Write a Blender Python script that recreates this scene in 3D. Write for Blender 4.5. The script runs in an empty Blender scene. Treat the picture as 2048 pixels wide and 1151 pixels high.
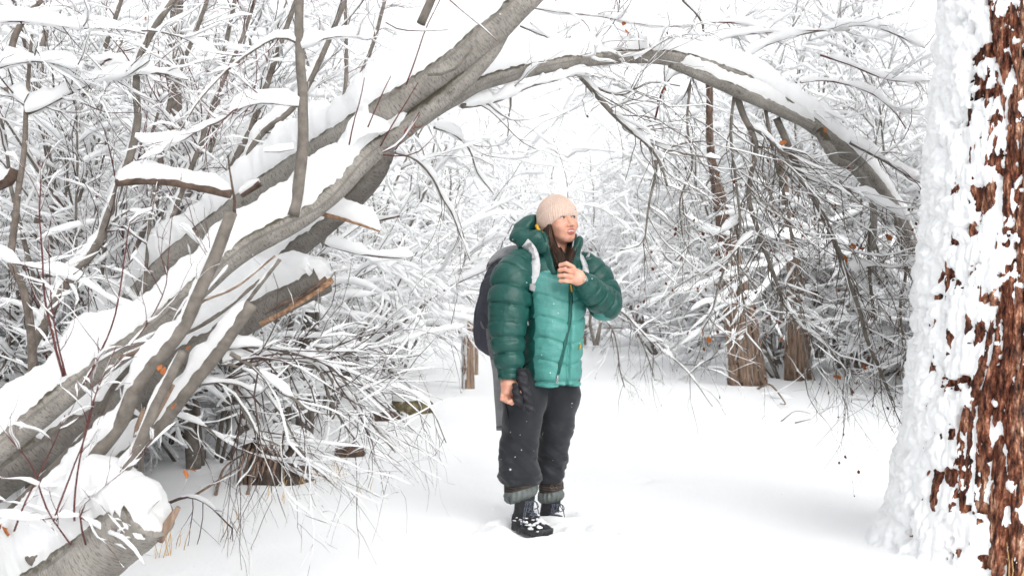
import bpy, math, random
import numpy as np
from mathutils import Vector

# ------------------------------------------------------------------ camera, sky, sun, exposure
SC = bpy.context.scene
COL = SC.collection
CAM_H, LENS, FPX = 1.17, 35.0, 2048 * 35.0 / 36.0
PITCH = math.atan(24.5 / FPX)
cam_d = bpy.data.cameras.new('camera'); cam = bpy.data.objects.new('camera', cam_d); COL.objects.link(cam)
cam_d.lens = LENS; cam_d.sensor_width = 36.0; cam_d.clip_start = 0.05; cam_d.clip_end = 900
cam.location = (0, 0, CAM_H); cam.rotation_euler = (math.pi / 2 + PITCH, 0, 0)
cam_d.dof.use_dof = True; cam_d.dof.focus_distance = 5.0; cam_d.dof.aperture_fstop = 4.0
SC.camera = cam

SUN_EL, SUN_ROT = math.radians(32), math.radians(150)
world = bpy.data.worlds.new('World'); SC.world = world; world.use_nodes = True
wn = world.node_tree.nodes; wl = world.node_tree.links; wn.clear()
sky = wn.new('ShaderNodeTexSky'); sky.sky_type = 'NISHITA'; sky.sun_disc = False
sky.sun_elevation = SUN_EL; sky.sun_rotation = SUN_ROT; sky.air_density = 1.0; sky.dust_density = 9.0; sky.ozone_density = 1.0
hs = wn.new('ShaderNodeHueSaturation'); hs.inputs['Saturation'].default_value = 0.13     # overcast: nearly white
bg = wn.new('ShaderNodeBackground'); bg.inputs['Strength'].default_value = 0.15
wo = wn.new('ShaderNodeOutputWorld')
cl = wn.new('ShaderNodeMix'); cl.data_type = 'RGBA'; cl.inputs[0].default_value = 0.8; cl.inputs[7].default_value = (6.3, 6.4, 6.55, 1)      # even cloud deck over the clear sky
wl.new(sky.outputs[0], hs.inputs['Color']); wl.new(hs.outputs[0], cl.inputs[6]); wl.new(cl.outputs[2], bg.inputs['Color']); wl.new(bg.outputs[0], wo.inputs['Surface'])
sun_d = bpy.data.lights.new('sun', 'SUN'); sun_d.energy = 1.4; sun_d.angle = math.radians(50); sun_d.color = (1.0, 0.985, 0.96)
sun = bpy.data.objects.new('sun', sun_d); COL.objects.link(sun)
sun.rotation_euler = (math.pi / 2 - SUN_EL, 0, math.pi - SUN_ROT)
VS = SC.view_settings
VS.view_transform = 'Standard'; VS.look = 'None'; VS.gamma = 1.0; VS.use_curve_mapping = False; VS.exposure = 0.58
SC.cycles.max_bounces = 12; SC.cycles.diffuse_bounces = 11; SC.cycles.transmission_bounces = 8; SC.cycles.glossy_bounces = 2
SC.cycles.caustics_reflective = False; SC.cycles.caustics_refractive = False
SC.cycles.use_denoising = True; SC.cycles.use_adaptive_sampling = True; SC.cycles.adaptive_threshold = 0.06; SC.cycles.adaptive_min_samples = 20

# ------------------------------------------------------------------ helpers
SP, CP = math.sin(PITCH), math.cos(PITCH)
def P(x, y, D):
    """the point of the place that shows at photo pixel (x, y) when it stands D metres ahead"""
    cx, cy = (x - 1024.0) / FPX, (575.5 - y) / FPX
    dy, dz = CP - cy * SP, SP + cy * CP
    k = D / dy
    return np.array([cx * k, D, CAM_H + dz * k])
def rpx(r, D): return r * D / FPX

def _h(ix, iy, iz, seed):
    h = (ix.astype(np.uint32) * np.uint32(374761393) + iy.astype(np.uint32) * np.uint32(668265263)
         + iz.astype(np.uint32) * np.uint32(2147483647) + np.uint32((seed * 974711 + 12345) & 0xffffffff))
    h = (h ^ (h >> np.uint32(13))) * np.uint32(1274126177)
    h = (h ^ (h >> np.uint32(16))) * np.uint32(2246822519)
    return ((h ^ (h >> np.uint32(15))) & np.uint32(0xffffff)).astype(np.float32) / 16777216.0
def vnoise(p, seed=0):
    p = np.asarray(p, np.float32); f = np.floor(p); i = f.astype(np.int64).astype(np.int32); u = p - f; u = u * u * (3 - 2 * u)
    o = 0
    for dx in (0, 1):
        for dy in (0, 1):
            for dz in (0, 1):
                w = (u[..., 0] if dx else 1 - u[..., 0]) * (u[..., 1] if dy else 1 - u[..., 1]) * (u[..., 2] if dz else 1 - u[..., 2])
                o = o + w * _h(i[..., 0] + dx, i[..., 1] + dy, i[..., 2] + dz, seed)
    return o * 2 - 1
def fbm(p, octv=3, seed=0):
    p = np.asarray(p, np.float32); o = 0; a = 1.0; t = 0
    for k in range(octv):
        o = o + a * vnoise(p * (2.03 ** k), seed + k); t += a; a *= 0.5
    return o / t
def worley(p, seed=0):
    p = np.asarray(p, np.float32); i = np.floor(p).astype(np.int32)
    best = np.full(p.shape[:-1], 9.0, np.float32); second = best.copy(); cid = np.zeros(p.shape[:-1], np.float32)
    for dx in (-1, 0, 1):
        for dy in (-1, 0, 1):
            for dz in (-1, 0, 1):
                a, b, c = i[..., 0] + dx, i[..., 1] + dy, i[..., 2] + dz
                h0 = _h(a, b, c, seed)
                d = np.sqrt((a + h0 - p[..., 0]) ** 2 + (b + _h(a, b, c, seed + 7) - p[..., 1]) ** 2 + (c + _h(a, b, c, seed + 13) - p[..., 2]) ** 2)
                near = d < best
                second = np.where(near, best, np.minimum(second, d)); cid = np.where(near, h0, cid); best = np.where(near, d, best)
    return best, second, cid

def mesh_from(name, V, F, uv=None, smooth=True, mats=None, mi=None):
    """one mesh from numpy arrays; F is an (n,4) or (n,3) array or a list of such"""
    Fs = F if isinstance(F, list) else [F]
    Fs = [np.asarray(f, np.int32) for f in Fs if len(f)]
    me = bpy.data.meshes.new(name)
    V = np.asarray(V, np.float32)
    loops = np.concatenate([f.ravel() for f in Fs]); tot = np.concatenate([np.full(len(f), f.shape[1], np.int32) for f in Fs])
    st = np.concatenate([[0], np.cumsum(tot)[:-1]]).astype(np.int32)
    me.vertices.add(len(V)); me.vertices.foreach_set('co', V.ravel())
    me.loops.add(len(loops)); me.loops.foreach_set('vertex_index', loops)
    me.polygons.add(len(tot)); me.polygons.foreach_set('loop_start', st)
    me.polygons.foreach_set('use_smooth', np.full(len(tot), smooth, bool))
    if uv is not None:
        l = me.uv_layers.new(name='UVMap'); l.data.foreach_set('uv', np.asarray(uv, np.float32)[loops].ravel())
    for m in mats or []: me.materials.append(m)
    if mi is not None: me.polygons.foreach_set('material_index', np.asarray(mi, np.int32))
    me.update(calc_edges=True); me.validate()
    return me
def ob(name, me, mat=None, parent=None, **props):
    o = bpy.data.objects.new(name, me); COL.objects.link(o)
    if mat is not None and me is not None: me.materials.append(mat)
    if parent is not None: o.parent = parent
    for k, v in props.items(): o[k] = v
    return o
def thing(name, label, cat, loc=(0, 0, 0), group=None):
    o = ob(name, None, label=label, category=cat); o.location = loc
    o.empty_display_size = 0.1
    if group: o['group'] = group
    return o
class MB:
    """collects vertex and face arrays into one mesh"""
    def __init__(s): s.V = []; s.F4 = []; s.F3 = []; s.U = []; s.n = 0; s.uvs = False
    def add(s, V, F, uv=None):
        V = np.asarray(V, np.float32).reshape(-1, 3); F = np.asarray(F, np.int64)
        s.V.append(V)
        (s.F4 if F.shape[1] == 4 else s.F3).append(F + s.n)
        s.U.append(np.zeros((len(V), 2), np.float32) if uv is None else np.asarray(uv, np.float32).reshape(-1, 2)); s.uvs |= uv is not None
        s.n += len(V)
    def build(s, name, mat=None, parent=None, origin=None, smooth=True, **props):
        if not s.n: return None
        V = np.concatenate(s.V); o0 = np.zeros(3) if origin is None else np.asarray(origin)
        F = [np.concatenate(f) for f in (s.F4, s.F3) if f]
        me = mesh_from(name, V - o0, F, np.concatenate(s.U) if s.uvs else None, smooth)
        return ob(name, me, mat, parent, **props)

def resample(pts, step=None, n=None, smooth=True):
    """smooth curve through rows of pts (any number of columns; the first three are xyz)"""
    p = np.asarray(pts, float)
    if smooth and len(p) > 2:
        q = np.vstack([2 * p[0] - p[1], p, 2 * p[-1] - p[-2]]); out = []
        for i in range(1, len(q) - 2):
            t = np.linspace(0, 1, 12, endpoint=False)[:, None]
            a, b, c, d = q[i - 1], q[i], q[i + 1], q[i + 2]
            out.append(0.5 * (2 * b + (c - a) * t + (2 * a - 5 * b + 4 * c - d) * t ** 2 + (3 * b - 3 * c + d - a) * t ** 3))
        p = np.vstack(out + [q[-2][None]])
    L = np.concatenate([[0], np.cumsum(np.linalg.norm(np.diff(p[:, :3], axis=0), axis=1))])
    if n is None: n = max(3, int(L[-1] / step) + 1)
    s = np.linspace(0, L[-1], n)
    return np.stack([np.interp(s, L, p[:, k]) for k in range(p.shape[1])], 1)
def tangents(Pb):
    T = np.gradient(Pb, axis=-2); return T / (np.linalg.norm(T, axis=-1, keepdims=True) + 1e-9)
def grid_faces(B, n, k, closed=True):
    kk = k if closed else k - 1
    b, i, j = np.meshgrid(np.arange(B), np.arange(n - 1), np.arange(kk), indexing='ij')
    base = b * n * k; j2 = (j + 1) % k
    return np.stack([base + i * k + j, base + i * k + j2, base + (i + 1) * k + j2, base + (i + 1) * k + j], -1).reshape(-1, 4)
REF = np.array([0.33, 0.21, 0.92]); REF /= np.linalg.norm(REF)
def tube(mb, Pb, Rb, k=5, uv=False, closed_end=True):
    """tubes round a batch of polylines Pb (B,n,3) with radii Rb (B,n)"""
    Pb = np.asarray(Pb, float); Rb = np.asarray(Rb, float)
    if Pb.ndim == 2: Pb = Pb[None]; Rb = Rb[None]
    if closed_end:
        Pb = np.concatenate([Pb[:, :1], Pb, Pb[:, -1:]], 1); Rb = np.concatenate([Rb[:, :1] * 0, Rb, Rb[:, -1:] * 0], 1)
        T = tangents(Pb[:, 1:-1]); T = np.concatenate([T[:, :1], T, T[:, -1:]], 1)
    else: T = tangents(Pb)
    S = np.cross(T, REF); S /= np.linalg.norm(S, axis=-1, keepdims=True) + 1e-9; N = np.cross(S, T)
    a = np.arange(k) * 2 * np.pi / k
    V = Pb[:, :, None] + Rb[:, :, None, None] * (np.cos(a)[:, None] * S[:, :, None] + np.sin(a)[:, None] * N[:, :, None])
    B, n = Pb.shape[:2]
    U = None
    if uv:
        L = np.concatenate([np.zeros((B, 1)), np.cumsum(np.linalg.norm(np.diff(Pb, axis=1), axis=-1), 1)], 1)
        U = np.stack([np.broadcast_to(a / (2 * np.pi), (B, n, k)), np.broadcast_to(L[:, :, None], (B, n, k))], -1)
    mb.add(V, grid_faces(B, n, k), U)
def snow_cap(mb, Pb, Rb, k=6, amt=1.0, rng=None, base=0.012, gaps=0.5, steep=0.95):
    """snow lying on a batch of twigs: a lumpy domed ridge on their upper side, less where they stand steep"""
    Pb = np.asarray(Pb, float); Rb = np.asarray(Rb, float)
    if Pb.ndim == 2: Pb = Pb[None]; Rb = Rb[None]
    B, n = Pb.shape[:2]
    T = tangents(Pb); st = np.abs(T[..., 2])
    f = np.clip((steep - st) / 0.4, 0, 1)
    ph = rng.uniform(0, 100, (B, 1)); L = np.arange(n)[None] * 0.55
    nz = vnoise(np.stack([L + ph, ph + 0 * L, 0 * (L + ph) + 3.3], -1), 5)
    g = np.clip((nz + 0.75 - gaps) * 1.5, 0.0, 1.2)
    f = f * g * amt * rng.uniform(0.7, 1.25, (B, 1))
    f[:, 0] *= 0.6; f[:, -1] *= 0.35
    H = f * (base * 0.70 + 0.9 * np.minimum(Rb, 0.012) + 0.5 * Rb); W = np.minimum(f ** 0.8, 1.2) * (base * 0.30 + 1.05 * Rb)
    S = np.cross(T, [0, 0, 1.0]); S /= np.linalg.norm(S, axis=-1, keepdims=True) + 1e-6
    N = np.cross(S, T); U = N * 0.55 + np.array([0, 0, 0.45]); U /= np.linalg.norm(U, axis=-1, keepdims=True) + 1e-6
    a = np.linspace(-0.35, math.pi + 0.35, k - 1)
    cx = np.concatenate([np.cos(a), [0.0]]); cy = np.concatenate([np.sign(np.sin(a)) * np.abs(np.sin(a)) ** 0.8, [-0.1]])
    j = rng.uniform(0.86, 1.14, (B, n, k))
    V = (Pb + U * (Rb * 0.35)[..., None])[:, :, None] + (W[..., None] * cx * j)[..., None] * S[:, :, None] + (H[..., None] * np.where(cy < 0, cy * 0.45, cy) * j)[..., None] * U[:, :, None]
    if k >= 9:
        V = V + (U[:, :, None] + 0.6 * np.where(cx[:, None] < 0, -1, 1) * S[:, :, None]) * (np.clip(f, 0, 1)[..., None] * (0.006 * fbm(V * 22, 2, 3) + 0.0035 * fbm(V * 70, 2, 4)))[..., None]
    mb.add(V, grid_faces(B, n, k))

# ------------------------------------------------------------------ materials
def nt_new(name):
    m = bpy.data.materials.new(name); m.use_nodes = True; nt = m.node_tree; b = nt.nodes['Principled BSDF']
    return m, nt, b
def N(nt, typ, **kw):
    n = nt.nodes.new(typ)
    for k, v in kw.items():
        if k in n.inputs: n.inputs[k].default_value = v
        else: setattr(n, k, v)
    return n
def ramp(nt, fac, stops):
    r = nt.nodes.new('ShaderNodeValToRGB'); e = r.color_ramp.elements
    while len(e) < len(stops): e.new(0.5)
    for q, (pos, c) in zip(e, stops): q.position = pos; q.color = (*c, 1)
    nt.links.new(fac, r.inputs[0]); return r.outputs[0]
def coords(nt, scale=(1, 1, 1), kind='Object'):
    tc = nt.nodes.new('ShaderNodeTexCoord'); mp = nt.nodes.new('ShaderNodeMapping'); mp.inputs['Scale'].default_value = scale
    nt.links.new(tc.outputs[kind], mp.inputs[0]); return mp.outputs[0]
def bump(nt, b, h, strength=0.4, dist=0.01):
    n = nt.nodes.new('ShaderNodeBump'); n.inputs['Strength'].default_value = strength; n.inputs['Distance'].default_value = dist
    nt.links.new(h, n.inputs['Height']); nt.links.new(n.outputs[0], b.inputs['Normal'])
def mat_noise(name, stops, scale=20, detail=4, rough=0.8, sc=(1, 1, 1), bstr=0.3, bdist=0.004, kind='Object', spec=0.3, sheen=0.0):
    m, nt, b = nt_new(name)
    n = N(nt, 'ShaderNodeTexNoise', Scale=scale, Detail=detail, Roughness=0.6)
    nt.links.new(coords(nt, sc, kind), n.inputs['Vector'])
    nt.links.new(ramp(nt, n.outputs[0], stops), b.inputs['Base Color'])
    b.inputs['Roughness'].default_value = rough; b.inputs['Specular IOR Level'].default_value = spec
    if sheen: b.inputs['Sheen Weight'].default_value = sheen
    if bstr: bump(nt, b, n.outputs[0], bstr, bdist)
    return m
def snow_mat(name, scale=90, bstr=0.35, bdist=0.006, alb=0.975):
    m, nt, b = nt_new(name)
    c = coords(nt)
    n1 = N(nt, 'ShaderNodeTexNoise', Scale=scale, Detail=4, Roughness=0.65); nt.links.new(c, n1.inputs['Vector'])
    n2 = N(nt, 'ShaderNodeTexNoise', Scale=scale / 9, Detail=2); nt.links.new(c, n2.inputs['Vector'])
    mx = N(nt, 'ShaderNodeMath', operation='ADD'); nt.links.new(n1.outputs[0], mx.inputs[0]); nt.links.new(n2.outputs[0], mx.inputs[1])
    b.inputs['Base Color'].default_value = (alb - 0.005, alb, alb + 0.005, 1); b.inputs['Roughness'].default_value = 0.75; b.inputs['Specular IOR Level'].default_value = 0.15
    bump(nt, b, mx.outputs[0], bstr, bdist)
    return m
def add_glow(m, fac):
    """light comes through thin snow"""
    nt = m.node_tree; b = nt.nodes['Principled BSDF']; o = nt.nodes['Material Output']; t = N(nt, 'ShaderNodeBsdfTranslucent'); t.inputs['Color'].default_value = (0.972, 0.975, 0.98, 1)
    mx = N(nt, 'ShaderNodeMixShader'); mx.inputs[0].default_value = fac; nt.links.new(b.outputs[0], mx.inputs[1]); nt.links.new(t.outputs[0], mx.inputs[2]); nt.links.new(mx.outputs[0], o.inputs['Surface'])
    return m
M = {}
M['snow'] = add_glow(snow_mat('snow', 110, 0.6, 0.007), 0.5); M['ground_snow'] = snow_mat('ground_snow', 45, 0.45, 0.016, 0.86); M['crust'] = snow_mat('snow_crust', 120, 0.6, 0.006, 0.84)
M['twig'] = mat_noise('twig_bark', [(0.3, (0.035, 0.024, 0.022)), (0.7, (0.085, 0.055, 0.048))], 60, 3, bstr=0)
M['red_twig'] = mat_noise('red_twig_bark', [(0.3, (0.05, 0.014, 0.016)), (0.7, (0.13, 0.045, 0.04))], 60, 3, bstr=0)
M['grey_twig'] = mat_noise('grey_twig_bark', [(0.3, (0.075, 0.062, 0.052)), (0.7, (0.17, 0.14, 0.118))], 40, 3, bstr=0)
M['branch'] = mat_noise('branch_bark', [(0.3, (0.085, 0.074, 0.064)), (0.7, (0.19, 0.168, 0.145))], 25, 5, bstr=0.5)
M['bush_twig'] = mat_noise('bush_twig_bark', [(0.3, (0.075, 0.062, 0.055)), (0.7, (0.16, 0.135, 0.115))], 60, 3, bstr=0)  # bark tone lightened to brighten the thicket; stands in for light and haze
M['leaf'] = mat_noise('dead_leaf', [(0.3, (0.06, 0.02, 0.012)), (0.7, (0.16, 0.05, 0.025))], 50, 2, bstr=0)
M['orange_leaf'] = mat_noise('orange_leaf', [(0.3, (0.26, 0.075, 0.02)), (0.7, (0.42, 0.15, 0.045))], 80, 2, bstr=0)
M['straw'] = mat_noise('straw', [(0.3, (0.45, 0.28, 0.1)), (0.7, (0.65, 0.45, 0.2))], 60, 2, bstr=0)
M['raw_wood'] = mat_noise('raw_wood', [(0.3, (0.07, 0.04, 0.026)), (0.5, (0.26, 0.15, 0.09)), (0.75, (0.46, 0.32, 0.21))], 40, 5, bstr=0.8, sc=(1, 1, 1))
M['dark_wood'] = mat_noise('dark_wood', [(0.3, (0.03, 0.02, 0.014)), (0.7, (0.15, 0.10, 0.075))], 18, 5, bstr=0.8, bdist=0.02)
M['weathered'] = mat_noise('weathered_wood', [(0.3, (0.09, 0.06, 0.045)), (0.55, (0.26, 0.18, 0.13)), (0.8, (0.36, 0.27, 0.2))], 14, 5, bstr=0.8, bdist=0.02, sc=(3, 3, 0.4))
def trunk_mat(name, light, mid, dark, moss=0.0):
    """smooth grey bark: fine dashes across the stem, pale dots, faint blotches"""
    m, nt, b = nt_new(name); uv = coords(nt, (1, 1, 1), 'UV'); oc = coords(nt)
    def nz(vec_sc, scale, detail, rough=0.6, vec=uv):
        mp = nt.nodes.new('ShaderNodeMapping'); mp.inputs['Scale'].default_value = vec_sc; nt.links.new(vec, mp.inputs[0])
        n = N(nt, 'ShaderNodeTexNoise', Scale=scale, Detail=detail, Roughness=rough); nt.links.new(mp.outputs[0], n.inputs['Vector']); return n.outputs[0]
    big = nz((1, 1, 1), 9, 4, vec=oc); dash = nz((17, 170, 1), 1.0, 3, 0.75); dots = nz((1, 1, 1), 130, 2, vec=oc)
    c1 = ramp(nt, big, [(0.3, mid), (0.68, light)])
    dk = ramp(nt, dash, [(0.33, (0, 0, 0)), (0.5, (1, 1, 1))])
    mx = N(nt, 'ShaderNodeMix', data_type='RGBA'); nt.links.new(dk, mx.inputs[0]); mx.inputs[6].default_value = (*dark, 1); nt.links.new(c1, mx.inputs[7])
    dd = ramp(nt, dots, [(0.70, (0, 0, 0)), (0.75, (1, 1, 1))])
    m2 = N(nt, 'ShaderNodeMix', data_type='RGBA'); nt.links.new(dd, m2.inputs[0]); nt.links.new(mx.outputs[2], m2.inputs[6]); m2.inputs[7].default_value = (0.46, 0.41, 0.35, 1)
    gm_ = nt.nodes.new('ShaderNodeNewGeometry'); sx = nt.nodes.new('ShaderNodeSeparateXYZ'); nt.links.new(gm_.outputs['Normal'], sx.inputs[0])
    st = nz((1, 1, 1), 22, 5, 0.7, vec=oc); sm = N(nt, 'ShaderNodeMath', operation='ADD'); nt.links.new(sx.outputs['Z'], sm.inputs[0]); nt.links.new(st, sm.inputs[1])
    ms = ramp(nt, sm.outputs[0], [(0.80, (0, 0, 0)), (1.0, (1, 1, 1))])
    m3 = N(nt, 'ShaderNodeMix', data_type='RGBA'); nt.links.new(ms, m3.inputs[0]); nt.links.new(m2.outputs[2], m3.inputs[6]); m3.inputs[7].default_value = (0.062, 0.054, 0.036, 1)
    sc_ = nz((2.5, 9, 1), 1.0, 4, 0.7); sr = ramp(nt, sc_, [(0.30, (0.5, 0.5, 0.5)), (0.42, (1, 1, 1))]); m4 = N(nt, 'ShaderNodeMix', data_type='RGBA', blend_type='MULTIPLY'); m4.inputs[0].default_value = 1.0; nt.links.new(m3.outputs[2], m4.inputs[6]); nt.links.new(sr, m4.inputs[7])
    nt.links.new(m4.outputs[2], b.inputs['Base Color']); b.inputs['Roughness'].default_value = 0.75; b.inputs['Specular IOR Level'].default_value = 0.25
    ad = N(nt, 'ShaderNodeMath', operation='ADD'); nt.links.new(dash, ad.inputs[0]); nt.links.new(big, ad.inputs[1])
    bump(nt, b, ad.outputs[0], 0.8, 0.01)
    return m
M['trunk'] = trunk_mat('grey_bark', (0.31, 0.29, 0.262), (0.195, 0.18, 0.16), (0.075, 0.066, 0.058))
M['trunk_dark'] = trunk_mat('dark_grey_bark', (0.20, 0.184, 0.165), (0.12, 0.108, 0.095), (0.05, 0.043, 0.037))
# ------------------------------------------------------------------ growing branches
def unit(v): return v / (np.linalg.norm(v, axis=-1, keepdims=True) + 1e-9)
def walk(rng, p0, d0, L, n, wob=0.12, trop=(0, 0, 0.0)):
    """batch of wandering polylines (B,n,3); trop bends them a little at every step"""
    p0 = np.asarray(p0, float); d = unit(np.asarray(d0, float)); B = len(p0); st = (np.asarray(L, float) / (n - 1))[:, None]
    out = [p0]; tr = np.asarray(trop, float) + rng.normal(0, wob * 0.45, (B, 3))
    for i in range(n - 1):
        out.append(out[-1] + d * st)
        d = unit(d + rng.normal(0, wob, (B, 3)) + tr)
    return np.stack(out, 1)
def taper(r0, n, end=0.3): return np.asarray(r0)[:, None] * np.linspace(1, end, n)[None]
def spawn(rng, Pb, Rb, per, t0, t1, Lr, ang=(0.6, 1.2), rf=0.55, rmax=0.02, rmin=0.0012, bias=(0, 0, 0)):
    """side shoots of a batch of branches: start points, directions, lengths, radii"""
    B, n = Pb.shape[:2]
    b = np.repeat(np.arange(B), per); t = rng.uniform(t0, t1, len(b)) * (n - 1)
    i = np.clip(t.astype(int), 0, n - 2); u = (t - i)[:, None]
    p = Pb[b, i] * (1 - u) + Pb[b, i + 1] * u; T = unit(Pb[b, i + 1] - Pb[b, i]); r = Rb[b, i] * (1 - u[:, 0]) + Rb[b, i + 1] * u[:, 0]
    q = unit(np.cross(T, rng.normal(0, 1, (len(b), 3)))); a = rng.uniform(*ang, len(b))[:, None]
    d = unit(T * np.cos(a) + q * np.sin(a) + np.asarray(bias, float))
    return p, d, rng.uniform(*Lr, len(b)) * (1.15 - 0.5 * (t / (n - 1))), np.clip(r * rf, rmin, rmax)
CLEAR = True
class Plant:
    """collects the meshes of one plant: crown (twigs) and snow"""
    def __init__(s): s.tw = MB(); s.sn = MB(); s.red = MB()
def add_level(pl, rng, p, d, L, r, n, k, ks, wob, trop, amt=1.0, base=0.012, gaps=0.5, red=False, end=0.3, snow=True):
    Pb = walk(rng, p, d, L, n, wob, trop); Rb = taper(r, n, end)
    if CLEAR:                                                  # nothing grows across the place where the person stands
        x, y = Pb[..., 0] / Pb[..., 1], (Pb[..., 2] - CAM_H) / Pb[..., 1]
        ok = ~((Pb[..., 1] < 6.0) & (x > -0.043) & (x < 0.118) & (y < 0.118)).any(1)
        Pb, Rb = Pb[ok], Rb[ok]
    tube(pl.red if red else pl.tw, Pb, Rb, k)
    if snow: snow_cap(pl.sn, Pb, Rb, ks, amt, rng, base, gaps)
    return Pb, Rb
PROTO = []
def make_proto(seed, stems=7, height=3.2, lean=(0, 0, 0), spread=0.55, droop=-0.05, per1=10, per2=5, per3=3, amt=1.0, r0=0.022):
    """a leafless, snow-laden bush: stems that fan out from one base, arching side branches, fine twigs"""
    global CLEAR
    CLEAR = False; rng = np.random.default_rng(seed); pl = Plant(); stem_me = []
    n = 12
    a = rng.uniform(0, 2 * np.pi, stems); sp = rng.uniform(0.15, 1.0, stems) * spread
    d = np.stack([np.cos(a) * sp, np.sin(a) * sp, np.ones(stems)], 1) + np.asarray(lean)
    p = np.stack([np.cos(a) * 0.12, np.sin(a) * 0.12, np.full(stems, -0.15)], 1)
    L = height * rng.uniform(0.75, 1.15, stems); R0 = r0 * rng.uniform(0.6, 1.3, stems)
    S = walk(rng, p, d, L, n, 0.10, (0, 0, -0.02)); R = taper(R0, n, 0.22)
    for i in range(stems):
        mb = MB(); tube(mb, S[i], R[i], 6); stem_me.append(mb)
    snow_cap(pl.sn, S, R, 8, amt * 1.2, rng, 0.03, 0.15)
    B1 = add_level(pl, rng, *spawn(rng, S, R, per1, 0.15, 0.98, (0.6, 1.5), (0.5, 1.15), 0.62, 0.014, 0.004, (0, 0, 0.1)), 9, 4, 7, 0.13, (0, 0, droop), amt * 1.25, 0.036, 0.15)
    B2 = add_level(pl, rng, *spawn(rng, *B1, per2, 0.1, 0.98, (0.25, 0.8), (0.5, 1.1), 0.6, 0.005, 0.0019), 8, 3, 5, 0.14, (0, 0, droop), amt * 1.25, 0.028, 0.25)
    if per3: add_level(pl, rng, *spawn(rng, *B2, per3, 0.1, 0.95, (0.1, 0.34), (0.5, 1.1), 0.7, 0.0026, 0.0011), 5, 3, 5, 0.15, (0, 0, droop), amt * 1.2, 0.02, 0.35)
    CLEAR = True
    me_st = [mesh_from('stem', np.concatenate(m.V), m.F4) for m in stem_me]
    for m in me_st: m.materials.append(M['branch'])
    cr = mesh_from('crown', np.concatenate(pl.tw.V), [np.concatenate(pl.tw.F4)]); cr.materials.append(M['bush_twig'])
    sn = mesh_from('snow', np.concatenate(pl.sn.V), [np.concatenate(pl.sn.F4)]); sn.materials.append(M['snow'])
    return me_st, cr, sn
def place_bush(proto, x, y, rz, sc, label, group, z=0.0, name='snowy_bush', cat='bush', tilt=(0, 0)):
    t = thing(name, label, cat, (x, y, z), group); t.rotation_euler = (tilt[0], tilt[1], rz); t.scale = (sc, sc, sc)
    for m in proto[0]: ob('stem', m, None, t)
    ob('crown', proto[1], None, t, kind='stuff'); ob('snow', proto[2], None, t, kind='stuff')
    return t

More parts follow.
